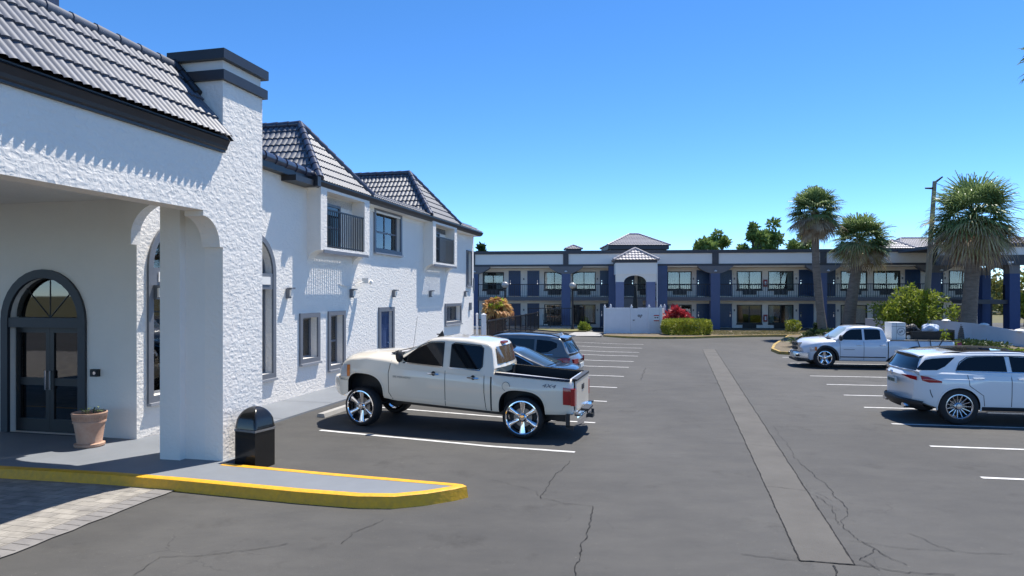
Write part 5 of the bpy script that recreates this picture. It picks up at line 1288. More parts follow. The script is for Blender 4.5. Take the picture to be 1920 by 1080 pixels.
def paintm(name,c,var=0,metal=.25,rough=.28): 
    return mat(name,c,rough,metal=metal,coat=1,var=var,vscale=60)

# ---- lifted champagne pickup ------------------------------------------------
champ=paintm('champagne pearl paint',(.76,.68,.545),metal=.0)
sp=dict(x=(-2.86,2.56),W=.98,h=.06,
  hw=[(-2.86,.93),(-2.5,.97),(-1.2,.98),(1.2,.98),(2.0,.98),(2.45,.93),(2.56,.90)],
  bot=[(-2.86,.62),(-2.3,.58),(-1.2,.53),(1.0,.53),(1.3,.56),(2.2,.62),(2.45,.56),(2.56,.58)],
  sh=[(-2.86,1.27),(-1.2,1.29),(-1.05,1.29),(.9,1.30),(1.15,1.34),(1.7,1.36),(2.2,1.30),(2.4,1.22),(2.56,1.08)],
  top=[(-2.86,1.29),(-1.2,1.31),(-1.0,1.32),(.85,1.36),(1.1,1.50),(1.5,1.49),(2.0,1.43),(2.3,1.36),(2.45,1.24),(2.56,1.12)],
  crease=.70,edge=.06,flare=[(1.80,.5),(-1.78,.5)],flarew=.035,
  arches=[(1.80,.50,.62,.72),(-1.78,.49,.60,.72)],archh=.84,
  gx=(-1.30,1.18),gz=1.27,gw=.945,tum=.30,
  roof=[(-1.30,1.34),(-1.15,1.79),(-1.02,1.85),(-.6,1.885),(0,1.88),(.28,1.84),(.45,1.77),(1.12,1.44),(1.18,1.36)],wsx=(.36,1.12),rwx=(-1.30,-1.13),nose=.24,tail=.04,sc=.92)
cx_,cy_=-1.175,14.10
tr=Car('pickup_truck','lifted champagne pickup with chrome six spoke wheels parked nose to the office wall','pickup',(cx_,cy_),math.radians(165),sp,champ,pitch=math.radians(3.6))
tr.body(extra_cuts=[(-2.76,-2.30,-.78,.78,.80,1.7),(-2.4,-1.15,-.56,.56,.801,1.71),(-2.5,-1.201,-.775,.775,1.06,1.72)])
tr.cabin()
mb=MB(); mb.box(-2.755,-1.205,-.555,.555,.795,.81); tr.put(mb,'bed_liner',blackp)
tr.screen(.50,1.10,'windscreen',glass_md); 
# rear window (steep)
mb=MB(); rows=[]
for i in range(6):
    t=i/5; z=lerp(1.44,1.76,t); x=interp([(1.34,-1.30),(1.79,-1.15)],z)-.012; rows.append([tr.cv((x,q*(tr.T(z)-.16),z)) for q in [-1+j/6 for j in range(13)]])
mb.grid(rows); tr.put(mb,'rear_window',mat('amber tinted rear glass',(.10,.07,.045),.06,coat=.5),warp=False)
mb=MB(); mb.box(-1.19,-1.10,-.16,.16,1.80,1.84); tr.put(mb,'brake_light',red_l,warp=False)
tr.side([(-.05,1.765),(.28,1.745),(.46,1.665),(.82,1.42),(.86,1.40)],[(-.05,1.315),(.80,1.33),(.86,1.39)],'front_window',glass_dk)
tr.side([(-.92,1.72),(-.86,1.76),(-.30,1.77),(-.22,1.74)],[(-.92,1.38),(-.85,1.32),(-.22,1.315)],'rear_door_window',glass_dk)
for P in ([(-.05,1.305),(.84,1.32)],[(-.88,1.305),(-.2,1.303)]): tr.ribbon(P,.022,'chrome_strip',chrome,surf='g',off=.012)
tr.ribbon([(.84,1.40),(.46,1.68),(.28,1.76),(-.05,1.78),(-.055,1.31)],.016,'window_seal',blackp,surf='g',off=.01)
tr.ribbon([(-.22,1.31),(-.22,1.745),(-.30,1.785),(-.86,1.775),(-.93,1.725),(-.93,1.38),(-.86,1.31)],.016,'window_seal',blackp,surf='g',off=.01)
seam=mat('panel gap shadow',(.03,.028,.025),.8)
tr.ribbon([(1.12,1.33),(1.17,1.1),(1.17,.70),(1.08,.58)],.012,'door_seam',seam)
tr.ribbon([(-.12,1.34),(-.12,.56)],.012,'door_seam',seam)
tr.ribbon([(-.98,1.34),(-.98,.90),(-1.02,.56)],.012,'door_seam',seam)
tr.ribbon([(-1.13,1.30),(-1.13,.56)],.03,'cab_gap',seam)
tr.ribbon([(1.0,.66),(-.95,.66)],.012,'sill_crease',champ,off=.006)
tr.ribbon([(-1.2,1.275),(-2.80,1.265)],.045,'bed_rail_trim',mat('diamond plate rail',(.06,.06,.065),.25,metal=.8,bump=.004,bscale=60),off=.012)
for x,z in ((.14,1.16),(-.74,1.155)):
    mb=MB(); 
    for i in range(8):
        t=i/8; y=tr.sy(x,z)+.018
        mb.tube((x-.12+.24*t,y+.012*math.sin(PI*t),z),(x-.12+.24*(t+1/8),y+.012*math.sin(PI*(t+1/8)),z),.016,n=6)
    tr.put(mb,'door_handle',chrome)
    mb=MB(); mb.tube((x,tr.sy(x,z)-.01,z+.005),(x,tr.sy(x,z)+.006,z+.005),.045,n=14); tr.put(mb,'handle_recess',seam)
# arch lips
for ax in (1.80,-1.78):
    P=[]
    for i in range(15,28*1):
        pass
    ar,sq,az=(.50,.72,.62) if ax>0 else (.49,.72,.60)
    for i in range(0,25):
        t=PI*i/24; ct,st=math.cos(t),math.sin(t); P.append((ax+(ar+.012)*math.copysign(abs(ct)**sq,ct),az+(ar+.012)*.84*abs(st)**sq))
    tr.ribbon(P,.028,'arch_lip',champ,off=.012,step=.2)
# fuel door, badges
mb=MB(); c=(-1.46,1.06)
mb.tube((c[0],tr.sy(*c)-.002,c[1]),(c[0],tr.sy(*c)+.003,c[1]),.085,n=24); tr.put(mb,'fuel_door_gap',seam)
mb=MB(); mb.tube((c[0],tr.sy(*c)-.002,c[1]),(c[0],tr.sy(*c)+.005,c[1]),.078,n=24); tr.put(mb,'fuel_door',champ)
rz0=(PI/2,0,PI)
o=text('4X4',.10,mat('dark decal',(.10,.11,.15),.4),'four_by_four_decal',tr.t,(-2.34*.92,(tr.sy(-2.34,1.14)+.014)*.92,1.14-.135),(PI/2,0,PI),shear=.35,sx=1.5)
o.rotation_euler=(PI/2,math.radians(3.6),PI)
o=text('SILVERADO',.055,mat('badge metal',(.30,.29,.28),.3,metal=.8),'door_badge',tr.t,(.86*.92,(tr.sy(.86,1.03)+.010)*.92,1.03+.05),(PI/2,math.radians(3.6),PI),sx=1.35)
# headlamps and front end
tr.side([(2.20,1.19),(2.42,1.17),(2.52,1.10)],[(2.20,.94),(2.52,.92)],'headlight',lens,off=.010,surf='b')
tr.side([(2.19,1.18),(2.30,1.17)],[(2.19,.95),(2.30,.94)],'turn_signal',amber,off=.014,surf='b')
mb=MB(); mb.box(2.50,2.575,-.58,.58,.93,1.13); tr.put(mb,'grille',blackp)
mb=MB(); mb.box(2.56,2.60,-.62,.62,1.02,1.05); tr.put(mb,'grille_bar',chrome)
# front bumper
K=14; rows=[]
for i in range(K+1):
    q=-1+2*i/K; y=q*.99; xo=2.74-.42*abs(q)**3.2; rows.append([(xo-.10,y,.87),(xo-.03,y,.885),(xo,y,.84),(xo-.005,y,.66),(xo-.06,y*.98,.55),(xo-.2,y*.96,.53)])
mb=MB(); mb.grid(rows)
for sg in (-1,1): mb.add([(2.32,sg*.99,.87),(2.12,sg*.985,.86),(2.13,sg*.98,.60),(2.28,sg*.985,.54),(2.315,sg*.99,.66)],[(0,1,2,3,4)])
tr.put(mb,'front_bumper',champ,warp=False)
# wiper cowl
mb=MB(); mb.box(1.02,1.22,-.7,.7,1.46,1.475); mb.path([(1.17,.6,1.49),(1.0,.2,1.53),(.92,-.1,1.57)],.012,5); mb.path([(1.17,-.1,1.50),(1.0,-.4,1.53),(.95,-.6,1.56)],.012,5); tr.put(mb,'wiper_cowl',blackp,warp=False)
tr.mirror(.86,1.42,blackp,sz=(.15,.16,.12))
mb=MB(); mb.box(-.62+.95,-.52+.95,-.03,.03,1.85,1.87); mb.add([(.42,-.02,1.80),(.42,.02,1.80),(.26,.015,1.84),(.26,-.015,1.84),(.30,0,1.95)],[(0,1,4),(1,2,4),(2,3,4),(3,0,4)]); tr.put(mb,'roof_antenna',blackp,warp=False)
mb=MB(); mb.tube((1.35,-.80,1.45),(1.25,-.80,2.15),.004,n=4); tr.put(mb,'whip_antenna',blackp,warp=False)
# tail
tr.side([(-2.84,1.13),(-2.66,1.14)],[(-2.84,.82),(-2.66,.82)],'tail_light',red_l,off=.012,surf='b')
for sg in (1,-1): mb=MB(); mb.box(-2.885,-2.80,sg*.93-.065,sg*.93+.065 if sg>0 else sg*.93+.065,.82,1.13); tr.put(mb,'tail_light',red_l,warp=False)
mb=MB(); mb.box(-2.888,-2.86,-.80,.80,.68,1.26); tr.put(mb,'tailgate',champ,warp=False)
mb=MB(); mb.box(-2.90,-2.80,-.82,.82,1.262,1.30); tr.put(mb,'tailgate_cap',blackp,warp=False)
mb=MB(); mb.box(-2.90,-2.886,-.13,.13,1.03,1.13); tr.put(mb,'tailgate_handle',blackp,warp=False)
mb=MB(); rows=[]
for i in range(13):
    q=-1+i/6; y=q*.95; xo=-3.03+.10*abs(q)**3; rows.append([(xo+.16,y,.66),(xo+.02,y,.67),(xo,y,.64),(xo,y,.48),(xo+.05,y,.44)])
mb.grid(rows); rb=tr.put(mb,'rear_bumper',chrome,warp=False)
for sg in (1,-1): mb=MB(); mb.box(-2.78,-2.70,sg*.965-.02,sg*.965+.02,.42,.66); mb.box(-2.86,-2.70,sg*.965-.02,sg*.965+.02,.38,.45); mb.box(-2.98,-2.88,sg*.9-.08,sg*.9+.08,.645,.675); tr.put(mb,'bumper_end',blackp,parent=rb,warp=False)
mb=MB(); mb.box(-3.12,-2.95,-.12,.12,.50,.58); mb.tube((-3.1,0,.58),(-3.1,0,.66),.03); mb.box(-3.06,-2.9,-.3,.3,.655,.69); tr.put(mb,'tow_hitch',blackp,warp=False)
# frame and axles
mb=MB()
for sg in (1,-1): mb.box(-2.6,2.3,sg*.42-.05,sg*.42+.05,.42,.54)
mb.box(-2.6,2.2,-.4,.4,.5,.56); tr.put(mb,'chassis_rails',black,warp=False)
mb=MB(); mb.tube((1.81,-.8,.40),(1.81,.8,.40),.055); mb.tube((-1.79,-.8,.40),(-1.79,.8,.40),.055); mb.lathe([(0,-.14),(.15,-.05),(.15,.05),(0,.14)],c=(-1.79,0,.40),n=12); mb.lathe([(0,-.12),(.12,-.05),(.12,.05),(0,.12)],c=(1.81,.25,.40),n=12)
mb.path([(1.81,.45,.4),(1.75,.5,.8)],.035); mb.path([(1.81,-.45,.4),(1.75,-.5,.8)],.035); mb.path([(1.3,.3,.5),(1.81,.5,.38)],.03); mb.v=[(v[0]*.92,v[1]*.92,v[2]+(.03 if v[0]>0 else 0)) for v in mb.v]; mb.build('axles',black,tr.t)
def wheel_on(car,x,y,*a,**k):
    w_=car.wheel(x,y,*a,**k); bpy.context.view_layer.update(); p=car.t.matrix_basis@Vector((x,y,0)); w_.location.z+=gz(p.x,p.y)-car.t.location.z; return w_
for x in (1.665,-1.65):
    for y in (.79,-.79): wheel_on(tr,x,y,.392,.325,.25,'six',steer=(math.radians(-10) if x>0 else 0))


# ---- white SUV right ---------------------------------------------------------
wht=paintm('polar white paint',(.76,.77,.77),metal=.0,rough=.2)
sp=dict(x=(-2.44,2.22),W=.97,h=.08,
  hw=[(-2.44,.84),(-2.2,.93),(-1.8,.975),(0,.965),(1.4,.97),(2.0,.90),(2.22,.80)],
  bot=[(-2.44,.46),(-2.15,.38),(-1.8,.30),(-1.0,.30),(1.0,.30),(2.0,.32),(2.22,.42)],
  sh=[(-2.44,.95),(-2.34,1.06),(-1.8,1.09),(-.5,1.07),(.9,1.02),(1.6,.98),(2.1,.84),(2.22,.74)],
  top=[(-2.44,1.0),(-2.34,1.09),(-1.8,1.11),(-.5,1.10),(.95,1.12),(1.6,1.05),(2.05,.92),(2.22,.78)],
  crease=.80,edge=.05,flare=[(1.48,.42),(-1.49,.42)],flarew=.035,arches=[(1.48,.415,.36,.98),(-1.49,.415,.36,.98)],
  gx=(-2.36,1.12),gz=1.075,gw=.915,tum=.42,
  roof=[(-2.36,1.08),(-2.22,1.27),(-2.12,1.41),(-1.98,1.465),(-1.5,1.50),(-.8,1.52),(-.2,1.51),(.25,1.44),(1.05,1.15),(1.12,1.09)],wsx=(.25,1.05),rwx=(-2.36,-2.10),nose=.3,tail=.30)
mc=Car('suv','shiny white suv with black roof rails and thin multi spoke wheels at the right edge','suv',(10.90,14.84),math.radians(-10),sp,wht)
mc.body(); mc.cabin()
mc.screen(.36,1.02,'windscreen',glass_dk)
mc.screen(-2.345,-2.13,'rear_window',glass_dk,e=.05,off=.010)
mc.side([(-2.26,1.16),(-2.08,1.33),(-1.93,1.36),(-1.50,1.39)],[(-2.26,1.12),(-1.88,1.125),(-1.72,1.20),(-1.50,1.385)],'quarter_window',glass_dk)
mc.side([(-1.50,1.17),(-1.40,1.29),(-1.26,1.38),(-1.10,1.405),(-.56,1.42)],[(-1.50,1.125),(-.56,1.115)],'rear_door_window',glass_dk)
mc.side([(-.47,1.42),(-.05,1.40),(.25,1.33),(.62,1.17)],[(-.47,1.112),(.62,1.11)],'front_window',glass_dk)
mc.ribbon([(-1.52,1.105),(.62,1.10)],.018,'chrome_strip',chrome,surf='g',off=.010)
mc.ribbon([(-1.52,1.12),(-1.43,1.29),(-1.27,1.395),(-1.10,1.42),(-.3,1.43),(.0,1.415),(.3,1.33)],.014,'window_seal',blackp,surf='g',off=.008)
mc.ribbon([(-1.32,1.04),(-1.30,.82),(-1.03,.62),(-1.0,.40)],.010,'door_seam',seam); mc.ribbon([(-.50,1.04),(-.50,.40)],.010,'door_seam',seam); mc.ribbon([(.62,1.02),(.60,.40)],.010,'door_seam',seam)
for x in (-1.12,-.28):
    mb=MB(); mb.path([(x-.1,mc.sy(x,.97)+.02,.97),(x,mc.sy(x,.97)+.035,.975),(x+.1,mc.sy(x,.97)+.02,.975)],.014,6); mb.v+= []; 
    for sg in (1,-1):
        q=MB(); q.path([(x-.1,sg*(mc.sy(x,.97)+.02),.97),(x,sg*(mc.sy(x,.97)+.035),.975),(x+.1,sg*(mc.sy(x,.97)+.02),.975)],.014,6); mc.put(q,'door_handle',wht)
for ax in (1.48,-1.49):
    mc.ribbon([(ax+.43*math.cos(PI*i/20),.36+.43*math.sin(PI*i/20)) for i in range(-1,22)],.03,'arch_lip',wht,off=.010,step=.3)
mc.ribbon([(-1.05,.345),(1.05,.345)],.08,'side_skirt',blackp,off=.012); 
for sg in (1,-1): mb=MB(); mb.box(-.98,1.0,sg*.99-.04,sg*.99+.04,.27,.30); mc.put(mb,'running_board',alu,warp=False)
mc.side([(-2.36,1.00),(-2.2,.985),(-1.84,.905)],[(-2.36,.90),(-2.18,.865),(-1.84,.875)],'tail_light',red_l,off=.010,surf='b')
for sg in (1,-1): 
    mb=MB(); mb.add([(-2.465,sg*.42,.99),(-2.462,sg*.72,.995),(-2.45,sg*.83,.98),(-2.45,sg*.83,.90),(-2.462,sg*.70,.92)],[(0,1,2,3,4)]); mc.put(mb,'tail_light',red_l,fix=False)
mb=MB(); mb.box(-2.465,-2.435,-.24,.24,.76,.89); npl=mc.put(mb,'number_plate',mat('plate white',(.6,.62,.6),.4))
mb=MB()
for k in range(6): y=-.19+.065*k+(.02 if k>2 else 0); mb.box(-2.47,-2.4651,y,y+.04,.79,.86)
mb.box(-2.468,-2.4651,-.19,.20,.795,.80); mc.put(mb,'plate_marks',mat('plate ink',(.08,.13,.11),.5),parent=npl)
mb=MB(); mb.tube((-2.465,0,.985),(-2.435,0,.985),.05,n=18); mc.put(mb,'round_badge',chrome)
mb=MB(); rows=[]
for i in range(15):
    q=-1+i/7; y=q*.93; xo=-2.48+.32*abs(q)**3; rows.append([(xo+.01,y,.52-.05*abs(q)),(xo-.012,y,.48-.04*abs(q)),(xo,y,.38),(xo+.10,y*.97,.28),(xo+.35,y*.95,.25)])
mb.grid(rows); df=mc.put(mb,'rear_diffuser',blackp,warp=False)
for sg in (1,-1): mb=MB(); mb.lathe([(.0,0),(.05,.0),(.06,.02),(.06,.1),(.0,.1)],n=14); mb.v=[(-2.42+v[2],sg*.55+v[0]*1.8,.335+v[1]) for v in mb.v]; mc.put(mb,'exhaust_tip',chrome,parent=df,warp=False)
mc.ribbon([(-2.15,.72),(-2.12,.64),(-2.06,.56)],.018,'bumper_vent',blackp,off=.006)
mb=MB(); rows=[]
for i in range(13):
    q=-1+i/6; y=q*.70; rows.append([(-2.02,y,1.47-.05*abs(q)**3),(-2.22+.08*q*q,y,1.455-.05*abs(q)**3),(-2.23+.08*q*q,y,1.43-.05*abs(q)**3),(-2.10,y,1.40-.05*abs(q)**3)])
mb.grid(rows); mc.put(mb,'roof_spoiler',wht,warp=False)
for sg in (1,-1):
    mb=MB(); P=[(-1.85,1.45),(-1.65,1.50),(-1.2,1.545),(-.6,1.56),(0.0,1.54),(.2,1.50),(.3,1.44)]; mb.path([(x,sg*(.70-.02*(z-1.5)),z-.03) for x,z in P],.016,6); mc.put(mb,'roof_rail',black,warp=False)
mb=MB(); rows=[]
for i in range(9):
    x=lerp(-1.35,.1,i/8); rows.append([(x,q*.45,mc.R(x)+.006) for q in (-1,-.5,0,.5,1)])
mb.grid(rows); mc.put(mb,'glass_roof',glass_dk,warp=False)
mc.side([(1.85,.86),(2.12,.80)],[(1.85,.70),(2.12,.66)],'headlight',lens,off=.01,surf='b'); mc.mirror(.50,1.15,wht)
mb=MB(); mb.box(2.12,2.23,-.5,.5,.48,.74); mc.put(mb,'grille',blackp)
for x in (1.48,-1.485):
    for y in (.855,-.855): mc.wheel(x,y,.382,.262,.25,'many',rimm=alu)

# ---- white pickup with cargo, behind it --------------------------------------
wh2=paintm('cool white paint',(.66,.69,.73),metal=0,rough=.25)
sp=dict(x=(-2.62,2.64),W=.96,h=.09,
  hw=[(-2.85,.92),(-1,.96),(1.2,.96),(2.2,.94),(2.5,.86),(2.64,.76)],
  bot=[(-2.85,.36),(-1.2,.27),(1.2,.27),(2.2,.30),(2.5,.26),(2.64,.30)],
  sh=[(-2.85,1.06),(-.45,1.07),(-.3,1.03),(1.3,1.02),(2.0,.97),(2.45,.88),(2.64,.72)],
  top=[(-2.85,1.08),(-.4,1.09),(-.3,1.06),(1.3,1.09),(1.7,1.13),(2.3,1.07),(2.52,.97),(2.64,.80)],
  crease=.72,edge=.07,flare=[(1.80,.42),(-1.28,.42)],flarew=.05,arches=[(1.80,.42,.36,.95),(-1.28,.43,.36,.95)],
  gx=(-.42,1.62),gz=1.03,gw=.90,tum=.30,
  roof=[(-.42,1.05),(-.30,1.42),(-.18,1.52),(.2,1.57),(.7,1.56),(.98,1.50),(1.54,1.13),(1.62,1.06)],wsx=(.95,1.54),rwx=(-.42,-.30),nose=.34,tail=.04)
rm=Car('pickup_truck','plain white pickup with black wheel arch trims carrying roped junk in its bed','pickup',(13.44,25.72),math.radians(170),sp,wh2)
rm.body(extra_cuts=[(-2.74,-.52,-.76,.76,.62,1.5)]); rm.cabin()
rm.screen(.98,1.52,'windscreen',mat('pale reflective windscreen',(.30,.38,.40),.05,coat=.8))
rm.side([(.50,1.445),(.85,1.43),(1.02,1.36),(1.30,1.08)],[(.50,1.055),(1.30,1.06)],'front_window',glass_dk)
rm.side([(-.12,1.40),(-.02,1.445),(.42,1.445)],[(-.12,1.08),(.42,1.055)],'rear_door_window',glass_dk)
rm.ribbon([(1.28,.98),(1.27,.34)],.012,'door_seam',seam); rm.ribbon([(.46,1.0),(.46,.33)],.012,'door_seam',seam); rm.ribbon([(-.36,1.04),(-.36,.32)],.03,'cab_gap',seam)
rm.ribbon([(1.28,.43),(-.28,.43)],.035,'rub_strip',blackp,off=.012)
for ax in (1.80,-1.28): rm.ribbon([(ax+.455*math.cos(PI*i/20),.36+.455*math.sin(PI*i/20)) for i in range(-1,22)],.08,'arch_trim',blackp,off=.03,step=.3)
rm.ribbon([(-.42,1.055),(-2.82,1.045)],.04,'bed_rail_cap',blackp,off=.012)
for x in (.62,-.18):
    for sg in (1,-1):
        q=MB(); q.path([(x-.09,sg*(rm.sy(x,.87)+.02),.87),(x,sg*(rm.sy(x,.87)+.035),.875),(x+.09,sg*(rm.sy(x,.87)+.02),.87)],.017,6); rm.put(q,'door_handle',white_p)
rm.side([(2.24,.80),(2.50,.77)],[(2.24,.63),(2.50,.60)],'headlight',lens,off=.012,surf='b'); rm.side([(2.20,.79),(2.30,.79)],[(2.20,.65),(2.30,.65)],'turn_signal',amber,off=.016,surf='b')
mb=MB(); mb.box(2.52,2.69,-.46,.46,.60,.92); g_=rm.put(mb,'grille',chrome); mb=MB(); 
for sx_,sz_ in ((-1,0),(1,0),(-1,1),(1,1)): mb=MB(); mb.box(2.69,2.70,-.02+(.03 if sx_>0 else -.40),.0+(.38 if sx_>0 else -.03)+.0,.63+.15*sz_,.74+.15*sz_); rm.put(mb,'grille_opening',blackp,parent=g_)
mb=MB(); rows=[]
for i in range(15):
    q=-1+i/7; y=q*.95; xo=2.78-.40*abs(q)**2.6; rows.append([(xo-.12,y,.57),(xo-.02,y,.57),(xo,y,.52),(xo-.01,y,.36),(xo-.10,y*.97,.28)])
mb.grid(rows); fb=rm.put(mb,'front_bumper',mat('satin bumper chrome',(.62,.64,.66),.25,metal=.8),warp=False)
for sg in (1,-1): mb=MB(); mb.tube((2.66,sg*.62,.45),(2.735,sg*.62,.45),.05,n=12); rm.put(mb,'fog_lamp',black,parent=fb,warp=False)
mb=MB(); mb.box(2.2,2.70,-.7,.7,.22,.30); rm.put(mb,'air_dam',blackp,warp=False)
rm.mirror(1.24,1.10,blackp,sz=(.15,.14,.14)); mb=MB(); mb.box(1.50,1.66,-.7,.7,1.10,1.12); mb.path([(1.62,.55,1.13),(1.45,.1,1.20)],.012,5); rm.put(mb,'wiper_cowl',blackp,warp=False)
rm.side([(-2.83,1.0),(-2.68,1.0)],[(-2.83,.68),(-2.68,.68)],'tail_light',red_l,off=.012,surf='b')
mb=MB(); mb.box(-2.6,2.2,-.4,.4,.24,.30); rm.put(mb,'chassis_rails',black,warp=False)
for x in (1.80,-1.28):
    for y in (.84,-.84): rm.wheel(x,y,.385,.255,.25,'five',rimm=chrome)
rm.ribbon([(1.16,.705),(.78,.705)],.022,'door_script',mat('door script grey',(.25,.26,.28),.4),off=.008)
def ontruck(v): return rm.t.matrix_basis@Vector(v)
def cargo(name,label,cat,loc,rz=0,group=None): 
    bpy.context.view_layer.update(); p=ontruck(loc); return thing(name,p,label,cat,group,rz=math.radians(170)+rz)
fr=cargo('old_fridge','tall white appliance cabinet with round grey emblem roped upright behind the pickup cab','appliance',(-.78,.28,.64))
mb=MB(); mb.box(-.27,.20,-.35,.35,0,1.05); b_=mb.build('cabinet',mat('aged white enamel',(.68,.68,.66),.45,var=.12),fr)
mb=MB(); mb.box(.035,.042,-.352,.353,.0,1.05); mb.box(-.272,.202,.35,.353,.90,.91); mb.build('door_gap',seam,fr)
mb=MB(); ring(mb,[(-.12+.14*math.cos(i*PI/12),.72+.14*math.sin(i*PI/12)) for i in range(24)],[(-.12+.115*math.cos(i*PI/12),.72+.115*math.sin(i*PI/12)) for i in range(24)],lambda s,z,d:(s,.35+d,z),0,.006); mb.box(-.18,-.12,.35,.356,.70,.77); mb.box(-.12,-.05,.35,.356,.66,.73); mb.build('round_emblem',MATS['grey stencil paint'],fr)
t=cargo('black_trough','long black plastic cargo trough strapped on the pickup bed rails','container',(-1.75,.30,1.07))
mb=MB(); mb.add([(-.45,-.28,0),(.45,-.28,0),(.45,.28,0),(-.45,.28,0),(-.52,-.33,.32),(.50,-.33,.28),(.50,.33,.28),(-.52,.33,.32)],[(0,1,2,3),(0,1,5,4),(1,2,6,5),(2,3,7,6),(3,0,4,7)]); mb.box(-.54,.52,.31,.35,.27,.31); mb.build('tub',blackp,t)
random.seed(71)
t=cargo('plastic_bag','crumpled blue and white plastic bag bundle on top of the black trough','bag',(-2.02,.28,1.40))
def lump(mb,c,r,seed,n=14,k=.25):
    random.seed(seed); rows=[]
    for i in range(n+1):
        ph=PI*i/n; rows.append([])
        for j in range(n*2):
            th=2*PI*j/(n*2); q=1+k*math.sin(3*th+seed)*math.sin(2*ph)+random.uniform(-k,k)*.5; rows[-1].append((c[0]+r[0]*q*math.sin(ph)*math.cos(th),c[1]+r[1]*q*math.sin(ph)*math.sin(th),c[2]+r[2]*q*math.cos(ph)))
        rows[-1].append(rows[-1][0])
    mb.grid(rows)
mb=MB(); lump(mb,(0,0,.05),(.27,.22,.17),4); mb.build('bag_body',mat('blue white plastic',(.35,.45,.62),.3,col2=(.75,.77,.8),vscale=9),t,smooth=True,ang=70)
for k,(x,y,z,r,lab) in enumerate(((-1.28,.25,1.20,(.20,.2,.28),'dark wheeled machine part standing between the white cabinet and black trough'),(-1.52,-.25,1.38,(.33,.26,.2),'black bundled tarp heaped behind the black trough'),(-2.45,.25,1.15,(.2,.2,.26),'tangled pale green branch bundle at the tail of the pickup bed'))):
    t=cargo(['machine_part','tarp_bundle','branch_bundle'][k],lab,['machine','tarp','branches'][k],(x,y,z))
    mb=MB(); 
    if k==0:
        mb.lathe([(.05,-.05),(.17,-.06),(.18,0),(.17,.06),(.05,.05)],c=(.05,.1,-.05),n=18,axis='y'); mb.path([(.1,.1,-.05),(.12,.1,.32),(-.15,.1,.38)],.02,6); mb.path([(0,.1,-.05),(-.18,.05,.2),(-.1,.05,.3)],.018,6); mb.build('machine_body',blackp,t); mb=MB(); mb.lathe([(.0,-.0),(.08,0),(.08,.02),(0,.02)],c=(.05,.17,-.05),n=14,axis='y'); mb.build('hub_disc',white_f,t)
    elif k==1: lump(mb,(0,0,0),r,9); mb.build('tarp_cloth',blackp,t,smooth=True,ang=70)
    else: leafcloud(mb,[((0,0,0),(.26,.25,.26))],260,.12); mb.build('leaves',g_yel,t,fix=False); mb=MB(); mb.box(-.27,-.24,-.3,.3,-.25,.28); mb.box(-.27,.1,.27,.3,.22,.26); mb.build('rack_bars',black,t)
for k,(xa,xb,za) in enumerate(((-1.32,-1.42,1.3),(-1.75,-1.78,1.35),(-2.2,-1.92,1.3))):
    t=cargo('tie_down_strap',['front dark strap hooked over the pickup bed side','middle dark strap hanging straight down the pickup bed side','slanted rear dark strap over the pickup bed side'][k],'strap',(xa,.6,1.09),group='tie down straps')
    mb=MB(); dx=xb-xa; mb.path([(0,.10,.0),(0,.33,.0),(0+dx*.15,rm.sy(xa,1.0)-.6+.025,-.03),(dx,rm.sy(xb,.72)-.6+.05,-.40)],.014,5); mb.build('strap_web',black,t)

# ---- grey SUV and dark saloon between -----------------------------------------
gry=paintm('steel grey metallic paint',(.15,.165,.17),metal=.35,rough=.3)
sp=dict(x=(-2.25,2.25),W=.92,h=.08,
  hw=[(-2.25,.78),(-2.0,.88),(-1.3,.92),(1.3,.92),(2.0,.84),(2.25,.72)],
  bot=[(-2.25,.40),(-1.8,.28),(1.8,.28),(2.25,.38)],
  sh=[(-2.25,.86),(-2.12,1.02),(-1.4,1.06),(.6,1.02),(1.4,.97),(2.0,.84),(2.25,.70)],
  top=[(-2.25,.92),(-2.12,1.05),(-1.4,1.08),(.8,1.08),(1.4,1.03),(2.0,.90),(2.25,.74)],
  crease=.66,edge=.05,flare=[(1.35,.4),(-1.35,.4)],flarew=.02,arches=[(1.35,.39,.34,.98),(-1.35,.39,.34,.98)],
  gx=(-2.14,1.12),gz=1.05,gw=.87,tum=.38,
  roof=[(-2.14,1.07),(-1.90,1.42),(-1.78,1.52),(-1.4,1.58),(-.6,1.62),(.0,1.60),(.28,1.53),(1.05,1.12),(1.12,1.07)],wsx=(.25,1.05),rwx=(-2.14,-1.84),nose=.28,tail=.16)
def placed(pxr,Yr,ang,xrear,y_): # rear bumper near corner at pixel pxr depth Yr
    d=Vector((math.cos(ang),math.sin(ang))); l=Vector((-d.y,d.x)); P=Vector(((pxr-960)/F*Yr,Yr)); return P-d*xrear-l*y_
aV=math.radians(164)
pv=placed(1082,19.0,aV,-2.2,.45)
vw=Car('suv','dark steel grey suv with roof rails parked beyond the champagne pickup','suv',pv,aV,sp,gry)
vw.body(); vw.cabin(); vw.screen(.36,1.02,'windscreen',glass_md); vw.screen(-2.12,-1.86,'rear_window',glass_dk,e=.07,off=.010)
vw.side([(-1.70,1.36),(-1.55,1.42),(-1.12,1.46)],[(-1.70,1.25),(-1.45,1.12),(-1.12,1.09)],'quarter_window',glass_dk)
vw.side([(-1.05,1.465),(-.30,1.48)],[(-1.05,1.085),(-.30,1.08)],'rear_door_window',glass_md); vw.side([(-.22,1.48),(.15,1.45),(.70,1.12)],[(-.22,1.08),(.70,1.08)],'front_window',glass_md)
vw.ribbon([(-1.6,1.055),(.7,1.06)],.018,'chrome_strip',chrome,surf='g',off=.01)
vw.ribbon([(-1.02,1.0),(-1.0,.4)],.010,'door_seam',seam); vw.ribbon([(-.25,1.0),(-.25,.36)],.010,'door_seam',seam); vw.ribbon([(-2.1,.86),(1.6,.84)],.02,'body_crease',gry,off=.008)
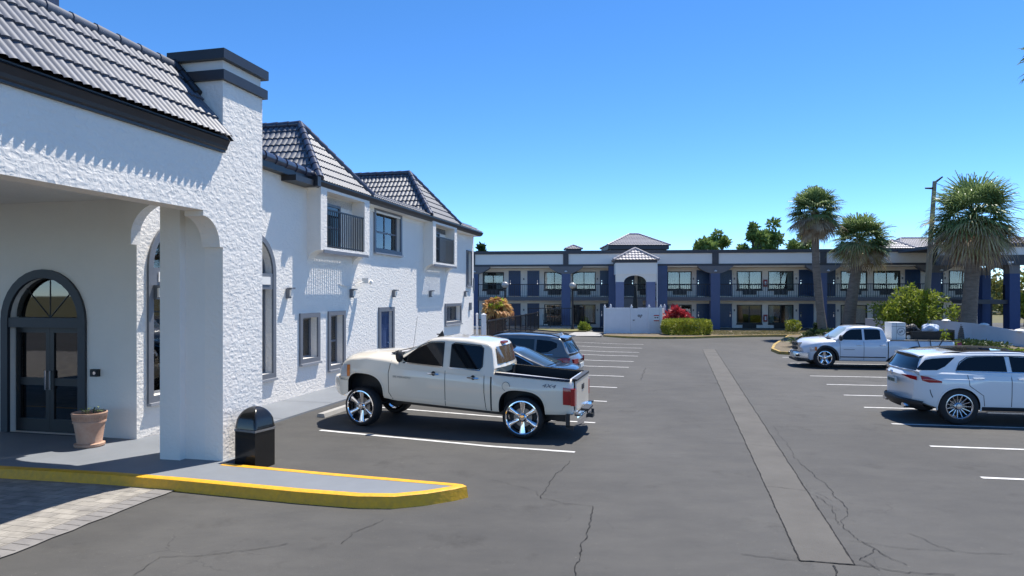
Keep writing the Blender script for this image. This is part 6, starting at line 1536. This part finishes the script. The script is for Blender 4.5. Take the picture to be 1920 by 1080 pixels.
vw.side([(-2.16,.96),(-2.0,.98),(-1.74,.94)],[(-2.16,.76),(-1.95,.78),(-1.74,.90)],'tail_light',red_l,off=.012,surf='b')
for sg in (1,-1): mb=MB(); mb.box(-2.272,-2.2,sg*.62-.16,sg*.62+.12,.80,.93); vw.put(mb,'tail_light',red_l)
mb=MB(); mb.box(-2.275,-2.24,-.26,.26,.66,.78); vw.put(mb,'number_plate',MATS['plate white'])
for sg in (1,-1): mb=MB(); mb.path([(x,sg*.64,z) for x,z in ((-1.75,1.535),(-1.5,1.60),(-.6,1.665),(.0,1.64),(.2,1.575))],.018,6); vw.put(mb,'roof_rail',black,warp=False)
mb=MB(); mb.add([(-1.72,-.04,1.545),(-1.72,.04,1.545),(-1.50,.03,1.57),(-1.50,-.03,1.57),(-1.68,0,1.63)],[(0,1,4),(1,2,4),(2,3,4),(3,0,4)]); vw.put(mb,'roof_fin',white_p,warp=False)
mb=MB(); rows=[[(x,q*.66,z-.04*abs(q)**3) for q in (-1,-.6,0,.6,1)] for x,z in ((-1.70,1.56),(-1.98,1.535),(-1.99,1.51),(-1.84,1.47))]; mb.grid(rows); vw.put(mb,'roof_spoiler',gry,warp=False)
mb=MB(); mb.tube((-2.16,0,1.10),(-1.97,.25,1.35),.010,n=5); vw.put(mb,'rear_wiper',black,warp=False)
vw.mirror(.62,1.12,gry); 
for x in (1.35,-1.35):
    for y in (.80,-.80): vw.wheel(x,y,.35,.23,.22,'ten',rimm=alu)
drk=paintm('midnight blue grey paint',(.04,.048,.055),metal=.3,rough=.25)
sp=dict(x=(-2.35,2.35),W=.91,h=.10,
  hw=[(-2.35,.74),(-2.1,.86),(-1.3,.91),(1.3,.91),(2.1,.82),(2.35,.66)],
  bot=[(-2.35,.38),(-1.8,.24),(1.8,.24),(2.35,.30)],
  sh=[(-2.35,.84),(-2.2,.92),(-1.4,.94),(.8,.90),(1.5,.84),(2.1,.72),(2.35,.58)],
  top=[(-2.35,.90),(-2.2,.965),(-1.5,.98),(.9,.94),(1.5,.90),(2.1,.78),(2.35,.62)],
  crease=.68,edge=.05,flare=[(1.40,.4),(-1.40,.4)],flarew=.02,arches=[(1.40,.37,.32,.98),(-1.40,.37,.32,.98)],
  gx=(-1.86,1.30),gz=.93,gw=.85,tum=.48,
  roof=[(-1.86,.97),(-1.2,1.23),(-.85,1.36),(-.4,1.43),(.0,1.42),(.35,1.36),(1.22,.97),(1.30,.93)],wsx=(.35,1.22),rwx=(-1.80,-.95),nose=.3,tail=.15)
ps=placed(1072,16.35,aV,-2.3,.6)
sd_=Car('saloon_car','low dark blue grey saloon mostly hidden behind the champagne pickup bed','car',ps,aV,sp,drk)
sd_.body(); sd_.cabin(); sd_.screen(.45,1.18,'windscreen',glass_md); sd_.screen(-1.78,-.98,'rear_window',mat('sky lit rear glass',(.04,.055,.06),.03,spec=.5),e=.06,off=.010)
sd_.side([(-1.35,1.06),(-1.0,1.19),(-.5,1.28)],[(-1.35,1.0),(-1.1,.96),(-.5,.95)],'rear_door_window',glass_dk); sd_.side([(-.42,1.29),(0,1.285),(.35,1.22),(.85,.99)],[(-.42,.95),(.85,.95)],'front_window',glass_dk)
sd_.ribbon([(-1.4,1.03),(-1.0,1.215),(-.5,1.305),(0,1.30),(.35,1.24),(.9,.99)],.018,'chrome_strip',chrome,surf='g',off=.01)
sd_.side([(-2.22,.86),(-1.95,.87)],[(-2.22,.72),(-1.95,.76)],'tail_light',red_l,off=.012,surf='b')
mb=MB(); mb.add([(-.75,-.03,1.375),(-.75,.03,1.375),(-.55,.02,1.41),(-.55,-.02,1.41),(-.72,0,1.46)],[(0,1,4),(1,2,4),(2,3,4),(3,0,4)]); sd_.put(mb,'roof_fin',black,warp=False)
for x in (1.40,-1.40):
    for y in (.79,-.79): sd_.wheel(x,y,.335,.23,.22,'ten',rimm=alu)
# wheel stop under the front of the champagne pickup
t=thing('wheel_stop',G(640,778),'pale concrete wheel stop in front of the champagne pickup wheels','wheel stop',rz=math.radians(166-90))
t.location.z=.06
P=[(-.11,0),(.11,0),(.07,.12),(-.07,.12)]; mb=MB(); mb.prism(P,lambda s,z,d:(d,s,z),-.9,.9); mb.build('concrete_block',conc,t)
